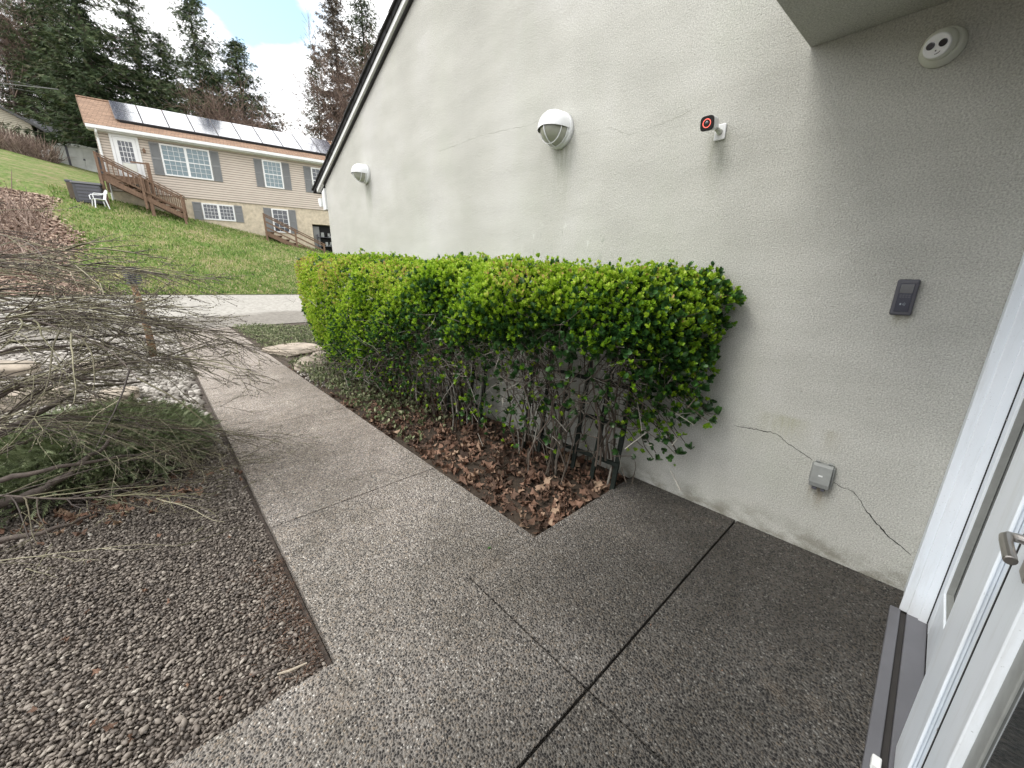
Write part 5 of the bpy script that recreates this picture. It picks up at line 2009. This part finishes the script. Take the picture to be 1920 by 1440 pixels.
for cy, ww, cnt, cx in ((1.42, .10, 9, 2.2), (1.80, .16, 22, 2.18), (2.15, .12, 13, 2.2), (3.05, .18, 30, 2.14), (3.45, .16, 16, 2.15), (4.2, .3, 26, 2.1), (5.1, .35, 28, 2.1), (6.0, .35, 26, 2.1), (6.6, .25, 16, 2.1)):
    for i in range(cnt):
        b = (cx + hr.normal(0, .09), cy + hr.normal(0, ww * .55), -.04)
        ty = cy + hr.normal(0, ww * 2.0)
        ty = min(max(ty, .95), 6.8)
        tz_ = hr.uniform(.95, 1.38)
        tx = float(xfront(np.array(ty), np.array(tz_))) + hr.uniform(.05, .65)
        stem(b, (min(tx, 2.44), ty, tz_), hr.uniform(.005, .011), hr)
for p in low_tips[:700]:
    j = hr.choice([1.42, 1.75, 2.15, 3.05, 3.45, 4.2, 5.1, 6.0])
    src = np.array([2.12 + hr.normal(0, .06), p[1] + hr.normal(0, .18), max(.15, p[2] - hr.uniform(-.1, .35))])
    mid_ = (src + p) / 2 + hr.normal(0, .04, 3) + [0, 0, .03]
    for a_, b_, ra_ in ((src, mid_, .004), (mid_, p, .0028)):
        A.append(a_)
        B.append(b_)
        RA.append(ra_)
        RB.append(ra_ * .6)
        ST.append(hr.random())
# horizontal tangle of dead twigs under the leaves
for i in range(950):
    y0 = 1.0 + hr.random() * 5.6
    z0 = float(zbot_h(np.array(y0))) - abs(hr.normal(0, .22)) + .05
    z0 = max(z0, .1)
    x0 = float(xfront(np.array(y0), np.array(max(z0, .9)))) + hr.uniform(.05, .6)
    p0 = np.array([min(x0, 2.4), y0, z0])
    d0 = hr.normal(0, 1, 3) * [.5, .9, .45]
    d0 = d0 / np.linalg.norm(d0) * hr.uniform(.06, .18)
    for k in range(3):
        p1 = p0 + d0
        A.append(p0)
        B.append(p1)
        RA.append(.0030 - .0007 * k)
        RB.append(.0023 - .0007 * k)
        ST.append(hr.random())
        p0 = p1
        d0 = d0 * .8 + hr.normal(0, .03, 3)
for pts_ in HB:
    t_ = hr.random() * .6
    for a_, b_ in zip(pts_, pts_[1:]):
        A.append(a_)
        B.append(b_)
        RA.append(.0030)
        RB.append(.0024)
        ST.append(t_)
# twigs carrying the hanging near end
for i in range(24):
    z0 = hr.uniform(.55, 1.3)
    p0 = np.array([hr.uniform(2.15, 2.42), 1.25 + hr.normal(0, .1), z0 + .08])
    p1 = np.array([hr.uniform(2.25, 2.46), 1.02 + hr.normal(0, .08), z0 + hr.normal(0, .05)])
    p2 = p1 + np.array([hr.normal(0, .03), -.03 + hr.normal(0, .05), -.07 + hr.normal(0, .05)])
    p2[1] = max(p2[1], .86)
    for a_, b_, ra_ in ((p0, p1, .0035), (p1, p2, .002)):
        A.append(a_)
        B.append(b_)
        RA.append(ra_)
        RB.append(ra_ * .6)
        ST.append(hr.random())
A, B, RA, RB, ST = (np.array(q_) for q_ in (A, B, RA, RB, ST))
mx_ = np.maximum(A[:, 2], B[:, 2])
ok = (mx_ < ztop_h(B[:, 1]) - .03) & (B[:, 1] < 6.9) & (B[:, 1] > .77) & (np.maximum(A[:, 0], B[:, 0]) < 2.50)
ok &= np.linalg.norm(A - B, axis=1) < .19
V, F = seg_tubes(A[ok], B[ok], RA[ok], RB[ok], 5)
mesh_np('stems', hloc(V), F, 'hedge_stem', hedge, tint=np.repeat(ST[ok], 5), smooth=True)


# trellis panels leaning on the wall behind the hedge
def trellis(y0, y1, h, lean, label):
    e = empty('trellis', (2.40, (y0 + y1) / 2, -.03), label=label, cat='trellis', group='dark trellises behind the hedge')
    w_ = (y1 - y0) / 2
    n_ = max(3, int((y1 - y0) / .16))
    for i in range(n_ + 1):
        yy = -w_ + 2 * w_ * i / n_
        MB().bar((-lean, yy, 0), (.06, yy + random.uniform(-.02, .02), h * random.uniform(.92, 1)), .034, .016, up=(1, 0, 0)).build('slat', 'trellis', e)
    for z in (.22, .50, .78, 1.05):
        if z < h:
            f_ = z / h
            x = -lean + (.06 + lean) * f_ - .018
            MB().bar((x, -w_ - .03, z), (x, w_ + .03, z + random.uniform(-.03, .03)), .016, .030, up=(0, 0, 1)).build('crosspiece', 'trellis', e)
    return e


trellis(1.34, 2.28, 1.35, .16, 'dark slatted trellis leaning on the wall behind the near stems of the hedge')
trellis(2.95, 3.75, 1.35, .14, 'dark slatted trellis behind the middle stems of the hedge')
trellis(4.6, 5.6, 1.30, .14, 'dark slatted trellis behind the far stems of the hedge')

# low weeds and ground cover at the hedge foot and at the corner of the driveway
n = 3000
x = rng.uniform(1.47, 2.48, n)
y = rng.uniform(3.0, 7.2, n)
k = rng.random(n) < np.clip((y - 2.8) / 2.6, .05, 1)
x, y = x[k], y[k]
n2_ = 5200
x2 = rng.uniform(1.5, 4.2, n2_)
y2 = rng.uniform(8.9, 13.2, n2_)
k = (x2 - 1.5) < (13.6 - y2) * 1.0
x2, y2 = x2[k], y2[k]
zz = np.concatenate([rng.random(len(x)) * .16 * np.clip((y - 3) / 2, .25, 1), rng.random(len(x2)) * .10])
P = np.stack([np.concatenate([x, x2]), np.concatenate([y, y2]), zz - .01], 1)
n = len(P)
V, F, T, MI = rosettes(P, rng.normal(0, .5, (n, 3)) + [0, 0, 1], 4, rng.uniform(.03, .055, n), rng.random(n), np.zeros(n, int), rng)
o = mesh_np('ground_cover', V, F, 'ivy', tint=T, kind='stuff')
MB().box(1.44, 4.4, 8.7, 13.35, -.2, -.012).build('cover_bed', 'soil')['kind'] = 'structure'
setp(o, 'grey-green ground cover at the foot of the hedge and at the corner by the driveway', 'ground cover')


# ------------------------------------------------------------------ post light by the driveway
px, py = -.18, 9.6
e = empty('path_light', (px, py, -.06), R(20), 'square dark louvred light on a rough wooden post beside the driveway', 'path light')
ph_ = 1.34
MB().tube([(0, 0, 0), (0.01, 0, .5), (-.03, 0, ph_)], [.06, .055, .05], 7).build('post', 'post_wood', e, smooth=True)
MB().box(-.10, .05, -.08, .08, ph_ + .001, ph_ + .03).build('base_plate', 'plastic_grey', e, bevel=.008)
MB().box(-.13, .08, -.11, .11, ph_ + .25, ph_ + .275).build('cap', 'plastic_grey', e, bevel=.008)
m = MB()
for i in range(6):
    z = ph_ + .045 + i * .034
    m.box(-.115, .065, -.09, .09, z, z + .024)
m.build('louvre', 'plastic_grey', e)
MB().tube([(-.025, 0, ph_ + .03), (-.025, 0, ph_ + .25)], .045, 14).build('lamp', 'lamp_glass', e)

# ------------------------------------------------------------------ weeping bare shrub at the left
sr = np.random.default_rng(5)
TX, TY = -1.12, 3.55  # trunk stands outside the left edge
shrub = empty('weeping_shrub', (TX, TY, -.05), label='bare weeping shrub with layered arching green-brown twigs reaching over the path', cat='shrub')
A, B, RA, RB, ST = [], [], [], [], []      # twigs
GA, GB, GRA, GRB = [], [], [], []          # thick limbs
BUD = []


def twig(p, d, ln, r, rg, lv, sag):
    n_ = max(5, int(ln / .07))
    seg = ln / n_
    t_ = rg.random()
    for k in range(n_):
        d = d + np.array([0, 0, -sag]) * seg * (1.0 if k < n_ * .75 else .2) + rg.normal(0, .085, 3)
        if p[2] < .10:
            d[2] = abs(d[2]) * .3
        d = d / np.linalg.norm(d)
        q = p + d * seg
        ra, rb = r * (1 - .75 * k / n_), r * (1 - .75 * (k + 1) / n_)
        if r > .0045:
            GA.append(p), GB.append(q), GRA.append(ra), GRB.append(rb)
        else:
            A.append(p), B.append(q), RA.append(ra * 1.3), RB.append(rb * 1.25), ST.append(t_)
        if lv < 3 and k >= 1 and rg.random() < (.72 if lv == 0 else .38):
            for sgn in ((-1, 1) if rg.random() < (.45 if lv else .6) else (rg.choice([-1, 1]),)):
                side = np.cross(d, [0, 0, 1])
                side /= np.linalg.norm(side) + 1e-6
                nd = d + side * sgn * rg.uniform(.35, .8) + np.array([0, 0, rg.uniform(-.15, .35)])
                twig(q, nd / np.linalg.norm(nd), ln * rg.uniform(.32, .62) * (1 - .35 * k / n_), max(r * .5, .0013), rg, lv + 1, sag * 1.2)
        if lv >= 1 and rg.random() < .6:
            BUD.append(q)
        p = q
    BUD.append(p)


limbs = []
NL = 26
for i in range(NL):
    f = i / (NL - 1)
    zz = .24 + 1.30 * (((i * 7) % NL) / (NL - 1.0)) ** .9
    az_ = R(-34) + R(100) * ((i * 5) % NL) / (NL - 1.0)
    d = np.array([math.cos(az_), math.sin(az_), sr.uniform(.25, .70) if zz > .3 else .22])
    p0 = np.array([TX + .12 * math.cos(az_), TY + .12 * math.sin(az_), zz])
    ln = 1.36 - .30 * (zz - .5) ** 2 + sr.uniform(-.15, .22)
    if az_ < R(-30):
        ln *= .8
    twig(p0, d / np.linalg.norm(d), ln, sr.uniform(.0045, .0085), sr, 0, .85)
# long low twigs that reach toward the camera over the gravel
for (q0, dd, ln) in (((-1.0, 2.7, .28), (.75, -.36, .02), .95), ((-1.0, 3.05, .38), (.8, -.22, .02), 1.15)):
    d = np.array(dd, float)
    twig(np.array(q0, float), d / np.linalg.norm(d), ln, .0030, sr, 2, .25)
TXYZ = np.array([TX, TY, -.05])
V, F = seg_tubes(np.array(A) - TXYZ, np.array(B) - TXYZ, RA, RB, 4)
mesh_np('twigs', V, F, 'twig', shrub, tint=np.repeat(np.array(ST), 4), smooth=True)
# trunk and gnarled main limbs
m = MB()
m.tube([(0, 0, 0), (.03, .02, .3), (-.02, .05, .7), (.03, .02, 1.1), (0, 0, 1.5)], [.075, .06, .05, .038, .022], 12)
for pts, r0 in (
        ([(-.05, .0, .12), (.20, .10, .16), (.36, .02, .20), (.52, .08, .27), (.66, .14, .36), (.78, .34, .42)], .034),
        ([(.0, .0, .35), (.22, .30, .52), (.40, .52, .60), (.62, .86, .66), (.95, 1.1, .60)], .028),
        ([(.0, .02, .55), (.20, .12, .74), (.38, .10, .86), (.60, .2, .88), (.86, .22, .80)], .024),
        ([(.0, .0, .80), (.18, .22, 1.0), (.42, .34, 1.08), (.72, .42, 1.04)], .020),
        ([(.0, .0, .30), (.24, -.10, .38), (.44, -.16, .40), (.70, -.10, .37), (.98, .02, .30)], .020),
        ([(.0, .0, 1.0), (.15, .1, 1.22), (.36, .08, 1.34), (.62, .0, 1.30)], .016),
        ([(-.05, -.05, .06), (.18, -.25, .10), (.40, -.34, .09), (.62, -.30, .10)], .022)):
    P_ = []
    for a_, b_ in zip(pts, pts[1:]):
        for i in range(4):
            t = i / 4
            P_.append(Vector(a_).lerp(Vector(b_), t) + Vector(sr.normal(0, .006, 3)))
    P_.append(Vector(pts[-1]))
    rr_ = [r0 * (1 - .72 * i / (len(P_) - 1)) * sr.uniform(.9, 1.12) for i in range(len(P_))]
    m.tube(P_, rr_, 9)
m.build('trunk', 'bark', shrub, smooth=True)
V, F = seg_tubes(np.array(GA) - TXYZ, np.array(GB) - TXYZ, GRA, GRB, 7)
mesh_np('limbs', V, F, 'bark', shrub, smooth=True)
Bp = np.array(BUD) - TXYZ
n = len(Bp)
V, F = instances(ICO0[0], ICO0[1], Bp, frames(sr.normal(0, 1, (n, 3))), np.stack([np.full(n, .0022), np.full(n, .0022), sr.uniform(.003, .006, n)], 1))
mesh_np('buds', V, F, 'twig', shrub, tint=np.repeat(sr.uniform(0, 1, n) ** 2, 20))

# ------------------------------------------------------------------ low juniper
jr = np.random.default_rng(9)
jun = empty('juniper', (-.52, 4.25, -.05), label='low grey-green spreading juniper on the gravel under the bare shrub', cat='shrub')
n = 5200
a = jr.uniform(0, 2 * np.pi, n)
rr_ = np.sqrt(jr.random(n))
x = .72 * rr_ * np.cos(a)
y = .66 * rr_ * np.sin(a)
zt = .36 * np.sqrt(np.clip(1 - rr_ ** 2.4, 0, 1)) * (1 + .22 * np.sin(x * 9) * np.cos(y * 7)) + .05
z = zt * jr.uniform(.45, 1.0, n) ** .5 + .02
P = np.stack([x, y, z], 1)
P = P[P[:, 0] < .62 + jr.normal(0, .03, n)]
n = len(P)
D = np.stack([P[:, 0] * 1.4, P[:, 1] * 1.4 - .15, np.full(n, .25)], 1) + jr.normal(0, .40, (n, 3))
# one sprig: central spine with short side needles
sv, sf = [], []


def blade(p, q, w_, nrm_=(0, 0, 1)):
    p, q = np.array(p, float), np.array(q, float)
    s = np.cross(q - p, nrm_)
    s = s / (np.linalg.norm(s) + 1e-9) * w_
    i = len(sv)
    sv.extend([p - s, p + s, q + s * .25, q - s * .25])
    sf.append((i, i + 1, i + 2, i + 3))


blade((0, 0, 0), (0, 0, 1), .022, (0, 1, 0))
for i in range(9):
    t = .12 + .09 * i
    for sg_ in (-1, 1):
        blade((0, 0, t), (sg_ * .20 * (1.1 - t), jr.normal(0, .05), t + .17), .020, (0, 1, 0))
    blade((0, 0, t), (jr.normal(0, .05), .13 * (1.1 - t) * (1 if i % 2 else -1), t + .15), .018, (1, 0, 0))
V, F = instances(np.array(sv), np.array(sf), P, frames(D, jr.uniform(0, 6, n)), jr.uniform(.08, .155, n))
mesh_np('foliage', V, F, 'juniper', jun, tint=np.repeat(np.clip(jr.normal(.45, .2, n) + P[:, 2] * .5 - .1, 0, 1), len(sf)))
A, B, RA, RB = [], [], [], []
for i in range(420):
    a = jr.uniform(0, 2 * np.pi)
    q = np.array([.70 * math.cos(a), .66 * math.sin(a), jr.uniform(.04, .26)]) * np.array([1, 1, 1]) * jr.uniform(.5, 1)
    p0 = np.array([jr.normal(0, .06), jr.normal(0, .06), .02])
    m1 = p0 * .5 + q * .5 + [0, 0, .03]
    for a_, b_, r_ in ((p0, m1, .006), (m1, q, .004)):
        A.append(a_), B.append(b_), RA.append(r_), RB.append(r_ * .6)
    for _ in range(4):
        e_ = q + jr.normal(0, .07, 3) * [1, 1, .6]
        A.append(q), B.append(e_), RA.append(.002), RB.append(.001)
V, F = seg_tubes(A, B, RA, RB, 4)
mesh_np('stems', V, F, 'hedge_stem', jun, tint=np.repeat(jr.random(len(A)) * .6, 4))


# small debris blown on the paving: crumbs of leaf, seeds and grit
rng = np.random.default_rng(41)
n = 420
dx = rng.uniform(-.6, 2.48, n)
dy = rng.uniform(.1, 5.5, n)
edge_ = rng.random(n) < .45
dx = np.where(edge_, 1.43 - np.abs(rng.normal(0, .06, n)), dx)
ok = np.where(dy > 1.36, (dx > .31) & (dx < 1.42), True)
dx, dy = dx[ok], dy[ok]
n = len(dx)
P = np.stack([dx, dy, np.full(n, .003)], 1)
litter('paving_debris', P, rng.uniform(.003, .012, n), tilt=.3, tint=rng.uniform(0, .7, n))
